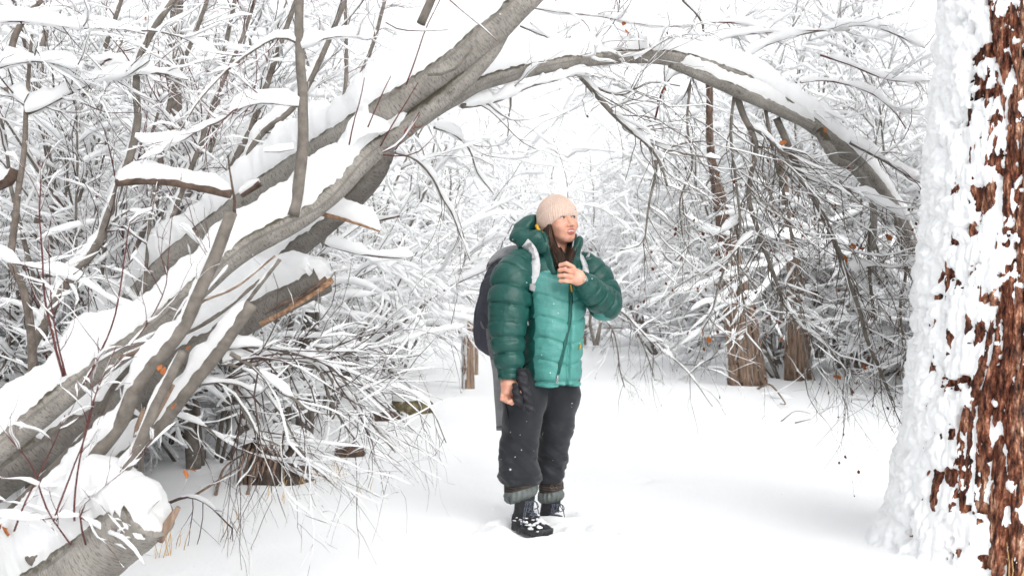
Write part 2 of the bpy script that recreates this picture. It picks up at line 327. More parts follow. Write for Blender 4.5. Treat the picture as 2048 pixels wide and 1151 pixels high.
# ------------------------------------------------------------------ thick limbs traced in the place
def world_pts(pts):
    """rows (x, y, D, r) in photo pixels -> xyz, radius in metres"""
    return np.array([[*P(x, y, D), rpx(r, D)] for x, y, D, r in pts])
def limb_mesh(W, step=0.025, k=26, rough=0.035, seed=1, cap=True):
    Q = resample(W, step); p, r = Q[:, :3], Q[:, 3]
    mb = MB(); tube(mb, p, r, k, uv=True, closed_end=cap)
    V = mb.V[0].reshape(-1, k, 3); c = np.concatenate([p[:1], p, p[-1:]]) if cap else p
    rr = np.concatenate([[0], r, [0]]) if cap else r
    d = V - c[:, None]
    nz = fbm(V * 9, 2, seed) * 0.9 + fbm(V * 40, 2, seed + 9) * 0.35
    mb.V[0] = (c[:, None] + d * (1 + rough * nz[..., None] * 2)).reshape(-1, 3).astype(np.float32)
    return mb, Q
def hero_snow(mb, Q, amt=1.0, k=22, step=0.013, phi0=1.15, steep=0.93, seed=3, ends=True, up=0.5, base=0.03, lump=1.0):
    """thick lumpy snow lying along a limb, its ragged rim biting into the bark"""
    Q = resample(Q, step, smooth=False); p, r = Q[:, :3], Q[:, 3]; n = len(p)
    T = tangents(p[None])[0]; st = np.abs(T[:, 2]); f = np.clip((steep - st) / 0.3, 0, 1) * amt
    S = np.cross(T, [0, 0, 1.0]); S = unit(S); Nn = np.cross(S, T); U = unit(Nn)
    L = np.concatenate([[0], np.cumsum(np.linalg.norm(np.diff(p, axis=0), axis=1))])
    e = np.ones(n)
    if ends: e = np.clip(np.minimum(L, L[-1] - L) / (0.05 + r), 0, 1) ** 0.5
    big = np.clip(1 + 0.55 * fbm(np.stack([L * 4, L * 0, L * 0 + seed], -1), 3, seed) + 0.10 * fbm(np.stack([L * 17, L * 0, L * 0 + seed], -1), 2, seed + 1), 0.3, 1.6)
    H = (base + 0.95 * r) * f * e * big
    t = np.linspace(-1, 1, k)
    rim = phi0 + 0.24 * fbm(np.stack([L[:, None] * 14 + 0 * t, 0 * L[:, None] + np.sign(t) * 5, 0 * L[:, None] + seed + 0 * t], -1), 3, seed + 4)
    hi_ = np.minimum(0.34, 0.014 / (r[:, None] + 0.01)) * fbm(np.stack([L[:, None] * 55 + 0 * t, 0 * L[:, None] + np.sign(t) * 5, 0 * L[:, None] + seed + 0 * t], -1), 3, seed + 5)
    phi = (rim * t[None] + hi_ * np.sign(t) * np.abs(t) ** 6) * np.clip(f * e * 2.2, 0.05, 1)[:, None]
    prof = (1 - np.abs(t) ** 3.2) ** 0.62
    rho = r[:, None] * 0.965 + H[:, None] * prof[None]
    up_v = unit(U * (1 - up) + np.array([0, 0, up]))
    V = p[:, None] + r[:, None, None] * 0.965 * (np.sin(phi)[..., None] * S[:, None] + np.cos(phi)[..., None] * U[:, None]) \
        + (H[:, None] * prof[None])[..., None] * (0.72 * up_v[:, None] + 0.28 * (np.sin(phi)[..., None] * S[:, None] + np.cos(phi)[..., None] * U[:, None]))
    a = (fbm(V * 16, 2, seed + 20) * 0.012 + fbm(V * 60, 2, seed + 21) * 0.008 + (0.5 - worley(V * 38, seed + 2)[0]) * 0.004) * lump
    dirn = unit(np.sin(phi)[..., None] * S[:, None] * 1.0 + np.cos(phi)[..., None] * U[:, None])
    V = V + dirn * (a * np.clip(prof * 1.6, 0.3, 1)[None] * np.clip(f * e * 2, 0, 1)[:, None])[..., None]
    mb.add(V, grid_faces(1, n, k, closed=False))
# ------------------------------------------------------------------ ground
BOOTS = [P(1045, 1035, 5.15), P(1075, 1062, 5.0), P(1098, 1018, 5.42)]
def ground_h(x, y):
    p = np.stack([x, y, 0 * x], -1)
    z = 0.05 * fbm(p * 0.33, 2, 31) + 0.022 * fbm(p * 1.3, 2, 32) + 0.007 * fbm(p * 5.0, 2, 33)
    side = np.clip((-1.5 - x) / 2.2, 0, 1) + np.clip((x - 3.4) / 2.5, 0, 1)
    z = z + side * (0.07 + 0.14 * (fbm(p * 0.9, 3, 35) + 0.2)) * np.clip((y - 4.5) / 3, 0, 1)
    near = np.clip(1 - np.hypot(x - 0.2, y - 5.1) / 2.5, 0, 1)
    z = z * (1 - near * 0.8)
    # trodden snow round the boots: hollow with a thrown-up rim and clods to the right
    for k, b in enumerate(BOOTS):
        d = np.hypot((x - b[0]), (y - b[1]))
        z = z - 0.05 * np.exp(-(d / 0.11) ** 4) + 0.018 * np.exp(-((d - 0.18) / 0.055) ** 2)
    d = np.hypot((x - 0.48) / 1.5, y - 5.0)
    z = z + (0.05 * np.abs(fbm(p * 7, 3, 37)) + 0.03 * fbm(p * 14, 2, 38)) * np.exp(-(d / 0.3) ** 2)
    for (cx, cy) in ((0.62, 4.72), (0.9, 5.25), (0.45, 5.9), (0.85, 6.6), (0.5, 7.4), (0.95, 8.3), (0.6, 9.3), (1.0, 10.4), (0.7, 11.6)):      # older, half-filled steps
        d = np.hypot((x - cx) / 0.8, (y - cy) / 1.4)
        z = z - 0.022 * np.exp(-(d / 0.13) ** 2) * (0.7 + 0.5 * fbm(p * 9, 2, 39))
    # drift banked up against the pine
    d = np.hypot(x - 2.42, y - 4.5)
    z = z + 0.12 * np.exp(-(np.maximum(d - 0.52, 0) / 0.2))
    return z
def gz(x, y): return float(ground_h(np.array([x], float), np.array([y], float))[0])
def axis(fine0, fine1, step, far0, far1, grow=1.06):
    a = list(np.arange(fine0, fine1, step)); s = step; v = a[-1]; hi = []
    while v < far1: s *= grow; v += s; hi.append(v)
    s = step; v = fine0; lo = []
    while v > far0: s *= grow; v -= s; lo.append(v)
    return np.array(lo[::-1] + a + hi)
gx, gy = axis(-2.4, 2.6, 0.026, -75, 75), axis(3.8, 6.8, 0.026, -12, 130)
GX, GY = np.meshgrid(gx, gy)
GV = np.stack([GX, GY, ground_h(GX, GY)], -1).reshape(-1, 3)
ground = ob('snowy_ground', mesh_from('snowy_ground', GV, grid_faces(1, len(gy), len(gx), False)), M['ground_snow'], kind='structure')

# ------------------------------------------------------------------ the big leaning tree and its arch
LT = thing('leaning_tree', 'big grey tree leaning in from the left, arching over the person, snow along its limbs', 'tree', (-2.75, 3.35, 0.0))
LO = np.array([-2.75, 3.35, 0.0])
A1 = world_pts([(-413, 1249, 3.3, 34), (-123, 994, 3.4, 31), (-17, 905, 3.45, 30), (103, 806, 3.5, 29.5), (198, 726, 3.55, 29), (277, 672, 3.6, 28.5), (387, 576, 3.68, 28), (485, 496, 3.75, 27), (587, 439, 3.82, 26), (669, 375, 3.92, 26), (749, 294, 4.0, 25), (845, 226, 4.1, 23.5),
                (905, 192, 4.2, 20.5), (962, 163, 4.35, 18.5), (1050, 139, 4.6, 17), (1150, 120, 4.8, 16), (1250, 111, 5.0, 16), (1326, 113, 5.1, 16.5), (1400, 128, 5.2, 17), (1480, 157, 5.3, 16.5), (1550, 198, 5.4, 16), (1620, 247, 5.5, 15), (1698, 308, 5.6, 13.5), (1756, 370, 5.7, 12.5), (1800, 434, 5.75, 12), (1832, 502, 5.8, 10.5), (1860, 560, 5.9, 8)])
A2 = world_pts([(120, 730, 5.0, 17), (250, 610, 5.0, 19), (345, 515, 4.9, 22), (430, 450, 4.8, 24), (520, 385, 4.6, 27), (600, 330, 4.4, 30), (655, 294, 4.2, 32), (704, 264, 4.08, 34), (761, 227, 4.0, 34.5), (829, 180, 3.98, 34), (921, 116, 3.97, 33), (992, 50, 3.97, 32), (1075, -28, 4.0, 28), (1180, -120, 4.1, 24)])
A3 = world_pts([(742, 305, 4.02, 21), (795, 268, 3.98, 20), (845, 228, 3.96, 20), (895, 188, 3.96, 19), (940, 149, 3.97, 18), (980, 104, 3.98, 17), (1008, 60, 4.0, 14)])
A4 = world_pts([(1340, 126, 5.12, 10), (1400, 150, 5.15, 11.5), (1460, 176, 5.2, 12.5), (1530, 206, 5.28, 13), (1580, 230, 5.38, 12), (1625, 252, 5.48, 10)])       # second limb hugging the arch
A5 = world_pts([(1640, 264, 5.5, 11), (1655, 290, 5.42, 11), (1672, 318, 5.42, 10), (1705, 335, 5.45, 9), (1738, 380, 5.5, 7.5), (1748, 430, 5.5, 6.5), (1746, 500, 5.5, 5.5)])
TSN = MB()
for nm, W, k, sd in (('trunk', A1, 30, 1), ('limb', A2, 30, 2), ('limb', A3, 22, 3), ('limb', A4, 20, 4), ('limb', A5, 18, 5)):
    mb, Q = limb_mesh(W, 0.02, k, 0.035 if nm == 'trunk' else 0.04, sd)
    mb.build(nm, M['trunk'], LT, LO)
    if W is A1: hero_snow(TSN, Q[Q[:, 0] > -2.4], 1.25, phi0=1.0, seed=3, up=0.6)
    elif W is A2: hero_snow(TSN, Q, 1.25, phi0=1.05, seed=5, up=0.6)
    elif W is A4: hero_snow(TSN, Q, 0.8, seed=8, k=16)
    elif W is A3: hero_snow(TSN, Q[: len(Q) // 3], 1.0, seed=9, k=16)
# thick clots of snow in the fork
for W, am, sd in ((world_pts([(690, 330, 3.92, 14), (715, 296, 3.92, 22), (745, 276, 3.92, 22), (785, 266, 3.94, 13)]), 1.0, 11), (world_pts([(600, 392, 4.0, 14), (650, 352, 4.0, 18), (700, 305, 3.98, 16)]), 1.1, 12)):
    hero_snow(TSN, resample(W, 0.02), am, phi0=1.25, seed=sd, base=0.03)
TSN.build('snow', M['snow'], LT, LO, kind='stuff')

class Traced:
    """one tree's thinner branches: each traced branch a part, twigs and snow joined"""
    def __init__(s, parent, origin, seed):
        s.p = parent; s.o = np.asarray(origin, float); s.rng = np.random.default_rng(seed); s.pl = Plant(); s.lv = MB()
    def branch(s, pts, D, r0, r1, amt=1.0, name='branch', mat='branch', k=8, base=0.03, gaps=0.15, twigs=0, L=(0.15, 0.5), bias=(0, 0, 0.0), sub=3, trop=(0, 0, 0), tamt=1.0, red=False, leaf=0, t0=0.1, D1=None, hero=False, steep=0.96, tbase=0.016):
        n = len(pts); W = np.array([[*P(x, y, (D + (D1 - D) * i / (n - 1)) if D1 else D), rpx(r0 + (r1 - r0) * i / (n - 1), D)] for i, (x, y) in enumerate(pts)])
        Q = resample(W, 0.03 if r0 > 4 else 0.045); mb = MB()
        Q[:, :3] += fbm(Q[:, :3] * 6, 2, 77)[:, None] * np.array([0.004, 0.008, 0.004])
        tube(mb, Q[:, :3], Q[:, 3], k if r0 > 4 else 5, uv=True)
        if r0 >= 2.2 or name != 'branch': mb.build(name, M[mat], s.p, s.o)
        else: (s.pl.red if red else s.pl.tw).add(mb.V[0], mb.F4[0])
        if hero: hero_snow(s.pl.sn, Q, amt, k=14, step=0.016, base=base, seed=int(pts[0][0]) % 97, steep=steep)
        elif amt > 0: snow_cap(s.pl.sn, Q[:, :3], Q[:, 3], 9, amt, s.rng, base, gaps, steep)
        if twigs: s.twigs(Q[None, :, :3], Q[None, :, 3], twigs, L, bias, sub, trop, tamt, red, leaf, t0, tbase)
        return Q
    def twigs(s, Pb, Rb, per, L, bias, sub, trop, amt, red, leaf, t0=0.1, tbase=0.016):
        p, d, l, r = spawn(s.rng, Pb, np.minimum(Rb, 0.012), per, t0, 1.0, L, (0.4, 1.35), 0.5, 0.004, 0.0016, bias)
        Tw = add_level(s.pl, s.rng, p, d, l, r, 8, 4, 6, 0.15, trop, amt, tbase, 0.4, red)
        if sub:
            T2 = add_level(s.pl, s.rng, *spawn(s.rng, *Tw, sub, 0.15, 0.95, (L[0] * 0.4, L[1] * 0.5), (0.4, 1.0), 0.65, 0.0022, 0.0011, np.asarray(bias) * 0.6), 5, 3, 5, 0.16, trop, amt * 0.9, tbase * 0.75, 0.55, red)
            Tw = T2
        if leaf:
            q = Tw[0].reshape(-1, 3); q = q[s.rng.choice(len(q), min(leaf, len(q)), False)]
            leaves(s.lv, q, s.rng)
    def done(s, twig='twig'):
        s.pl.tw.build('twigs', M[twig], s.p, s.o, kind='stuff'); s.pl.red.build('red_twigs', M['red_twig'], s.p, s.o, kind='stuff')
        s.pl.sn.build('branch_snow', M['snow'], s.p, s.o, kind='stuff'); s.lv.build('dead_leaves', M['leaf'], s.p, s.o, kind='stuff')
def leaves(mb, q, rng, size=(0.010, 0.024)):
    """little curled dead leaves and seed cones hanging from twigs"""
    for c in q:
        L = rng.uniform(*size); w = L * rng.uniform(0.25, 0.45)
        ax = unit(np.array([rng.normal(0, 0.35), rng.normal(0, 0.35), -1.0])); sd = unit(np.cross(ax, rng.normal(0, 1, 3))); nn = np.cross(ax, sd)
        rows = []
        for t, ww in ((0, 0.1), (0.3, 0.9), (0.65, 1.0), (1.0, 0.08)):
            m = c + ax * L * t + nn * 0.2 * L * t * t
            rows += [m - sd * w * ww + nn * w * 0.5 * ww, m, m + sd * w * ww + nn * w * 0.5 * ww]
        mb.add(np.array(rows), grid_faces(1, 4, 3, False))

lt = Traced(LT, LO, 5)
DN, UPB = (0, 0, -0.05), (0, 0, 0.5)
# the upright branch on the lean, and the arcs that leave it to the left
lt.branch([(585, 432), (596, 380), (605, 300), (606, 220), (600, 130), (598, 60), (601, -30)], 3.78, 12.5, 8.5, 0.5, k=12, mat='branch', steep=0.99)
lt.branch([(598, 212), (560, 206), (520, 204), (480, 214), (452, 235), (430, 246), (400, 258), (365, 280), (330, 291), (296, 288), (268, 274)], 3.75, 4.0, 1.6, 1.25, D1=3.6, twigs=14, L=(0.1, 0.35), red=True, gaps=0.0, base=0.036)
lt.branch([(598, 88), (572, 76), (545, 77), (520, 92), (490, 112), (455, 140), (425, 170), (395, 205), (370, 245), (352, 275)], 3.78, 3.6, 1.5, 1.1, D1=3.7, twigs=12, L=(0.1, 0.35), red=True, gaps=0.1)
lt.branch([(604, 96), (640, 80), (690, 72), (745, 80)], 3.78, 2.6, 1.2, 1.6, twigs=5, L=(0.1, 0.3), red=True)
lt.branch([(588, 298), (560, 303), (530, 303)], 3.75, 1.8, 1.0, 1.6, red=True)
# broken dead limb under a slab of snow, and the snag beside it
lt.branch([(232, 366), (270, 362), (320, 362), (370, 368), (420, 378), (462, 388)], 3.7, 8, 9.5, 1.0, mat='dark_wood', hero=True, base=0.03, k=12)
lt.branch([(482, 390), (500, 378), (519, 366)], 3.9, 7, 8, 0.8, mat='dark_wood', k=10)
lt.branch([(468, 432), (470, 400), (466, 370), (458, 310)], 3.62, 4, 1.6, 0.3, mat='dark_wood')
# splintered stub and bare branch below the fork
lt.branch([(640, 425), (680, 435), (720, 448), (760, 462)], 4.1, 7, 2.2, 1.5, mat='raw_wood', hero=True, base=0.03, D1=4.0)
lt.branch([(690, 420), (740, 440), (800, 431)], 4.5, 5, 2.2, 1.2, mat='dark_wood', D1=4.4)
lt.branch([(650, 488), (690, 498), (740, 508), (790, 514), (826, 512)], 4.3, 4.2, 3.2, 1.3, mat='grey_twig', gaps=0.0, base=0.02)
# straight red shoots standing on the fork
for pts in ([(698, 290), (705, 250), (718, 205), (729, 155)], [(735, 255), (752, 215), (781, 152)], [(760, 293), (785, 248), (812, 205), (836, 165)], [(790, 300), (800, 285), (838, 225)], [(765, 305), (800, 285), (840, 228)],
            [(765, 310), (800, 312), (835, 305), (872, 268)], [(900, 0), (935, 30), (965, 55), (995, 82)], [(770, 45), (800, 60), (845, 62), (895, 60)], [(812, 170), (830, 120), (850, 60), (880, 0)]):
    lt.branch(pts, 3.85, 1.7, 0.9, 0.35, red=True, mat='red_twig')
lt.branch([(855, 150), (885, 148), (910, 138), (930, 115), (945, 96)], 3.86, 3.2, 2.4, 0.0, mat='branch')
lt.branch([(842, 48), (858, 10), (875, -30)], 4.2, 9, 8, 1.0, mat='branch')
# limb below the arch towards the middle
lt.branch([(925, 212), (960, 208), (1010, 195), (1060, 172), (1110, 160), (1160, 148), (1230, 158)], 4.3, 5.5, 2.0, 1.5, D1=4.9, twigs=10, L=(0.1, 0.4), gaps=0.1, bias=DN)
# whips above the arch
for pts, r in (([(1040, 52), (1100, 75), (1150, 88), (1200, 75), (1235, 30), (1240, -20)], 2.6), ([(1055, 88), (1110, 102), (1160, 118), (1200, 130)], 1.6), ([(1060, 15), (1130, 25), (1200, 32), (1260, 45), (1320, 52), (1390, 52)], 2.2),
               ([(1410, 45), (1460, 45), (1510, 52), (1545, 62)], 2.0), ([(1365, 0), (1395, 30), (1407, 60), (1398, 100), (1385, 150), (1370, 190), (1345, 215)], 3.0), ([(1060, 45), (1120, 90), (1180, 105), (1250, 95)], 1.4),
               ([(1270, 120), (1300, 100), (1340, 75), (1380, 68)], 2.0), ([(1310, 240), (1330, 170), (1380, 120), (1440, 80), (1480, 70), (1590, 62), (1700, 60)], 2.2), ([(1450, 170), (1500, 110), (1560, 80), (1640, 62), (1740, 52), (1850, 95)], 3.0),
               ([(1600, 165), (1660, 162), (1740, 185), (1790, 225), (1812, 258)], 2.2), ([(1610, 170), (1600, 190), (1640, 220), (1690, 240)], 1.6), ([(1700, 285), (1750, 310), (1800, 340), (1842, 365)], 4.5), ([(1640, 110), (1700, 130), (1780, 160), (1860, 162)], 2.4)):
    lt.branch(pts, 4.9 if pts[0][0] < 1300 else 5.5, r, r * 0.5, 1.25, red=True, twigs=9, L=(0.1, 0.42), gaps=0.05, bias=(0, 0, 0.12), base=0.034, mat='red_twig' if r < 2.5 else 'branch', sub=2, tamt=1.3, trop=(0, 0, -0.02))
# hanging limbs of the arch, with drooping twigs and last year's leaves
HANG = dict(bias=(0, 0, -0.1), trop=(0, 0, -0.06), sub=4, tamt=0.6, L=(0.2, 0.75), gaps=0.3, base=0.026, tbase=0.017)
lt.branch([(1150, 138), (1180, 172), (1215, 215), (1255, 255), (1290, 285), (1318, 320), (1335, 372)], 4.85, 7, 2.2, 1.2, twigs=17, leaf=8, **HANG)
lt.branch([(1262, 262), (1300, 284), (1345, 302), (1395, 312), (1440, 318)], 4.95, 3.6, 1.6, 1.6, twigs=10, leaf=8, **HANG)
lt.branch([(1310, 320), (1312, 345), (1300, 400), (1294, 440), (1285, 485), (1240, 500)], 4.9, 3.4, 1.5, 0.7, twigs=14, leaf=14, **HANG)
lt.branch([(1180, 170), (1240, 190), (1300, 165), (1360, 172)], 4.95, 3.0, 1.4, 1.6, twigs=9, leaf=6, **HANG)
lt.branch([(1474, 192), (1486, 230), (1502, 262), (1512, 300), (1502, 350), (1498, 400), (1518, 465), (1540, 530), (1562, 590), (1562, 642)], 5.3, 7, 3.0, 0.8, twigs=29, leaf=34, **HANG)
lt.branch([(1500, 252), (1530, 272), (1560, 300), (1590, 345), (1620, 385), (1655, 440)], 5.28, 4.5, 2.2, 1.0, twigs=17, leaf=18, **HANG)
lt.branch([(1553, 236), (1572, 280), (1592, 330), (1615, 375), (1640, 420), (1668, 480), (1690, 545), (1716, 610), (1735, 680), (1760, 740), (1784, 800)], 5.4, 7.5, 3.0, 0.8, twigs=40, leaf=46, **HANG)
lt.branch([(1612, 355), (1660, 372), (1720, 388), (1780, 420), (1820, 440)], 5.35, 3.2, 1.4, 1.5, twigs=12, leaf=14, **HANG)
lt.branch([(1700, 540), (1740, 530), (1790, 535), (1830, 520)], 5.4, 2.8, 1.3, 1.6, twigs=12, leaf=16, **HANG)
lt.branch([(1730, 360), (1745, 420), (1738, 500), (1742, 580), (1750, 640)], 5.6, 5.5, 2.6, 0.8, twigs=23, leaf=30, **HANG)
lt.branch([(1790, 430), (1800, 480), (1812, 540), (1800, 620), (1810, 700), (1800, 760)], 5.7, 4.5, 2.0, 0.8, twigs=23, leaf=30, **HANG)
lt.branch([(1505, 470), (1470, 500), (1440, 560), (1425, 620), (1405, 660)], 5.2, 3.0, 1.5, 1.0, twigs=17, leaf=22, **HANG)
lt.branch([(1560, 600), (1600, 650), (1650, 690), (1690, 740), (1705, 790)], 5.3, 3.0, 1.5, 0.9, twigs=16, leaf=18, **HANG)
lt.branch([(1500, 402), (1480, 440), (1430, 470), (1390, 480), (1350, 520)], 5.3, 3.0, 1.4, 1.5, twigs=14, leaf=14, **HANG)
lt.branch([(1470, 180), (1462, 260), (1470, 350), (1480, 440), (1476, 530), (1490, 620), (1498, 700)], 5.25, 3.6, 1.6, 0.8, twigs=30, leaf=26, **HANG)
lt.branch([(1530, 215), (1550, 320), (1575, 420), (1590, 520), (1600, 610), (1612, 700), (1630, 760)], 5.35, 3.8, 1.6, 0.8, twigs=32, leaf=28, **HANG)
lt.branch([(1380, 170), (1375, 250), (1385, 330), (1360, 400), (1365, 470)], 5.2, 3.0, 1.4, 0.8, twigs=17, leaf=18, **HANG)
# drooping spray from the fork towards the person's pack
lt.branch([(790, 305), (830, 318), (862, 350), (885, 395), (905, 430), (925, 480), (940, 520)], 4.3, 3.2, 1.2, 1.2, D1=4.9, twigs=22, L=(0.2, 0.6), bias=(0.1, 0, -0.25), trop=(0, 0, -0.05), sub=3, tamt=1.3, gaps=0.1)
lt.branch([(868, 255), (910, 270), (940, 300), (955, 345), (985, 385)], 4.6, 2.8, 1.0, 1.3, D1=4.9, twigs=18, L=(0.2, 0.6), bias=(0.1, 0, -0.25), trop=(0, 0, -0.05), sub=3, tamt=1.5, gaps=0.05)
# shoots of the lower lean, at the left edge
for pts, r in (([(128, 752), (110, 690), (92, 610), (85, 540), (80, 430), (84, 330)], 3.4), ([(132, 750), (108, 650), (100, 560), (96, 480)], 2.4), ([(165, 770), (200, 710), (228, 640), (240, 580), (252, 490), (262, 440), (305, 418)], 2.8), ([(262, 690), (300, 640), (330, 576), (338, 500), (345, 430)], 2.0), ([(345, 700), (345, 640), (420, 545), (395, 470), (385, 445)], 1.6)):
    lt.branch(pts, 3.42, r * 0.85, r * 0.35, 0.8, red=True, mat='red_twig', twigs=7, L=(0.08, 0.35), bias=UPB, sub=1, tamt=1.0, steep=1.0)
lt.done('grey_twig')
# ------------------------------------------------------------------ sawn trunk behind the lean
SL = thing('sawn_tree', 'dark leaning trunk sawn off short, with an orange split in its snow-capped end', 'tree', P(-330, 1190, 4.2))
SO = np.array(SL.location)
W = world_pts([(-330, 1190, 4.2, 42), (-50, 995, 4.25, 40), (100, 884, 4.25, 39), (250, 782, 4.3, 38), (370, 708, 4.3, 37), (480, 638, 4.3, 36), (560, 596, 4.28, 35), (645, 553, 4.25, 35)])
mb, Q = limb_mesh(W, 0.02, 30, 0.05, 21); mb.build('trunk', M['trunk_dark'], SL, SO)
sn = MB(); hero_snow(sn, Q[Q[:, 0] > -2.0], 1.15, phi0=1.25, seed=22, ends=True, base=0.05, k=26)
def face_snow(mb, Q, depth=0.03, top=0.3, cover=0.94, n=64, seed=8, keep=None):
    """snow plastered on a sawn face and rounding over its top edge"""
    c, ax = Q[-1, :3], unit(Q[-1, :3] - Q[-6, :3]); s_ = unit(np.cross(ax, [0, 0, 1])); u_ = np.cross(s_, ax)
    aa, rr = np.meshgrid(np.linspace(0, 2 * np.pi, n, endpoint=False), np.linspace(0.02, 1.0, 22)); rg = vnoise(np.stack([np.cos(aa) * 4, np.sin(aa) * 4, 0 * aa], -1), seed)
    ragged = cover + 0.06 * rg + 0.03 * vnoise(np.stack([np.cos(aa) * 14, np.sin(aa) * 14, 0 * aa], -1), seed + 1); up = np.clip(np.sin(aa), 0, 1)
    rad = Q[-1, 3] * rr * ragged * (1 + top * up ** 1.5)
    FV = c + rad[..., None] * (np.cos(aa)[..., None] * s_ + np.sin(aa)[..., None] * u_)
    bulge = depth * (1 - rr ** 4) * (0.8 + 0.7 * np.clip(np.sin(aa), -0.6, 1)) - 0.03 * rr ** 8 + 0.008 * fbm(FV * 40, 2, seed) - (0 if keep is None else keep * np.clip(-np.sin(aa) * rr * 1.6 - 0.5, 0, 1))
    mb.add(FV + ax * bulge[..., None], grid_faces(1, 22, n))
face_snow(sn, Q, 0.03, 0.55, 0.95, seed=23, keep=0.16)
sn.build('snow', M['snow'], SL, SO, kind='stuff')
sp = MB()
for pts, r in (([(520, 648), (560, 628), (600, 604), (640, 580), (664, 562)], 5), ([(580, 612), (620, 590), (662, 565)], 4.5), ([(640, 572), (665, 558)], 6)):
    W = world_pts([(x, y, 4.185, r) for x, y in pts]); tube(sp, resample(W, 0.02)[:, :3], resample(W, 0.02)[:, 3], 9)
sp.build('split_wood', M['raw_wood'], SL, SO)
cl = MB(); W = world_pts([(530, 628, 4.165, 1.2), (575, 603, 4.165, 3.6), (610, 588, 4.165, 4.2), (652, 555, 4.165, 4)]); tube(cl, resample(W, 0.02)[:, :3], resample(W, 0.02)[:, 3], 8)
cl.build('split_crack', M['dark_wood'], SL, SO)
# trunk that crosses behind the lean
BT = thing('crossing_tree', 'grey trunk crossing behind the fork of the leaning tree', 'tree', P(130, 1050, 5.3)); BO = np.array(BT.location)
W = world_pts([(130, 1050, 5.3, 27), (300, 790, 5.1, 26), (430, 640, 4.9, 26), (560, 524, 4.95, 22), (640, 459, 4.9, 21), (715, 392, 4.9, 20), (758, 338, 4.9, 18), (782, 280, 4.95, 15), (800, 225, 5.0, 12)])
mb, Q = limb_mesh(W, 0.025, 22, 0.045, 31); mb.build('trunk', M['trunk_dark'], BT, BO)
sn = MB(); hero_snow(sn, Q[: int(len(Q) * 0.8)], 0.9, seed=32, k=18); sn.build('snow', M['snow'], BT, BO, kind='stuff')
# ------------------------------------------------------------------ sawn stub at the lower left, nearest to us
ST = thing('sawn_stub', 'thick sawn-off trunk stub in the lower left corner, snow heaped on its cut face', 'stump', P(-160, 1330, 3.6)); STO = np.array(ST.location)
W = world_pts([(-160, 1335, 3.6, 66), (40, 1200, 3.42, 65), (190, 1105, 3.33, 64), (298, 1018, 3.25, 62)])
mb, Q = limb_mesh(W, 0.014, 40, 0.04, 41, cap=True); mb.build('trunk', M['trunk'], ST, STO)
sn = MB(); hero_snow(sn, Q, 1.05, phi0=1.05, seed=42, base=0.04, k=34, step=0.009, ends=True, up=0.8, lump=1.3)
face_snow(sn, Q, 0.04, 0.35, 0.97, seed=43)
sn.build('snow', M['snow'], ST, STO, kind='stuff')
mb = MB(); W = world_pts([(318, 1080, 3.25, 10), (340, 1040, 3.25, 9), (357, 1014, 3.24, 5)]); tube(mb, resample(W, 0.01)[:, :3], resample(W, 0.01)[:, 3], 8); mb.build('splinter', M['weathered'], ST, STO)

# ------------------------------------------------------------------ cluster of leaning stems in front
CT = thing('leaning_shrub', 'clump of slim leaning stems with broken tops in front of the big lean', 'shrub', P(-60, 1160, 3.45)); CO = np.array(CT.location)
ct = Traced(CT, CO, 15)
ct.branch([(-60, 1160), (40, 1070), (100, 1006), (175, 926), (240, 846), (270, 776), (300, 734), (330, 700), (370, 648), (400, 578), (432, 505), (463, 424)], 3.4, 17, 12, 1.3, name='stem', mat='branch', k=16, hero=True, D1=3.35, base=0.02, steep=0.97)
ct.branch([(60, 1120), (150, 1050), (205, 990), (250, 936), (280, 886), (310, 811), (338, 756), (366, 702)], 3.3, 13, 9, 1.1, name='stem', mat='branch', k=14, hero=True, base=0.015, steep=0.98)
ct.branch([(40, 1130), (125, 1051), (190, 976), (250, 906), (310, 861), (350, 811), (400, 746), (435, 706), (465, 661), (503, 607)], 3.55, 17, 13, 1.3, name='stem', mat='branch', k=16, hero=True, base=0.02, steep=0.97)
ct.branch([(60, 1080), (150, 990), (240, 905), (290, 850), (340, 790), (380, 735), (440, 650), (480, 618), (560, 518)], 3.62, 7, 4, 0.8, name='stem', mat='branch', k=10, base=0.015)
ct.branch([(20, 1020), (110, 930), (185, 850), (230, 770), (300, 700), (420, 640), (520, 560)], 3.75, 8, 3.5, 0.8, name='stem', mat='branch', k=10, base=0.015)
ct.branch([(240, 715), (300, 688), (345, 655), (400, 605), (470, 575), (552, 510)], 3.5, 5, 2, 0.6, name='stem', mat='weathered', k=8, base=0.01)
ct.branch([(288, 818), (270, 870), (300, 850), (345, 770)], 3.42, 5, 4, 0.4, mat='weathered')
DR = dict(trop=(0, 0, -0.05), bias=(0.1, 0, -0.12), sub=3, L=(0.22, 0.7), gaps=0.25, base=0.022, tamt=0.6)
ct.branch([(430, 712), (455, 695), (490, 690), (540, 696), (600, 708), (648, 726), (690, 765), (735, 835), (790, 905)], 3.55, 6.5, 1.6, 1.2, twigs=20, D1=3.9, **DR)
ct.branch([(440, 722), (480, 712), (540, 716), (610, 722), (640, 745), (660, 800), (690, 850), (740, 905), (800, 930)], 3.6, 6, 1.4, 1.2, twigs=20, D1=4.1, **DR)
ct.branch([(462, 706), (500, 730), (540, 760), (580, 788), (611, 816)], 3.5, 4.8, 2.4, 1.3, twigs=8, D1=3.45, **DR)
ct.branch([(430, 725), (460, 728), (500, 748), (535, 790), (575, 850), (605, 905), (640, 950)], 3.62, 4.4, 1.3, 1.1, twigs=16, **DR)
ct.branch([(392, 768), (430, 765), (470, 768), (500, 780), (530, 781)], 3.6, 4.5, 3.0, 1.4, twigs=8, **DR)
ct.branch([(468, 770), (480, 810), (500, 845), (525, 875), (560, 890)], 3.62, 4.2, 1.6, 1.0, twigs=10, **DR)
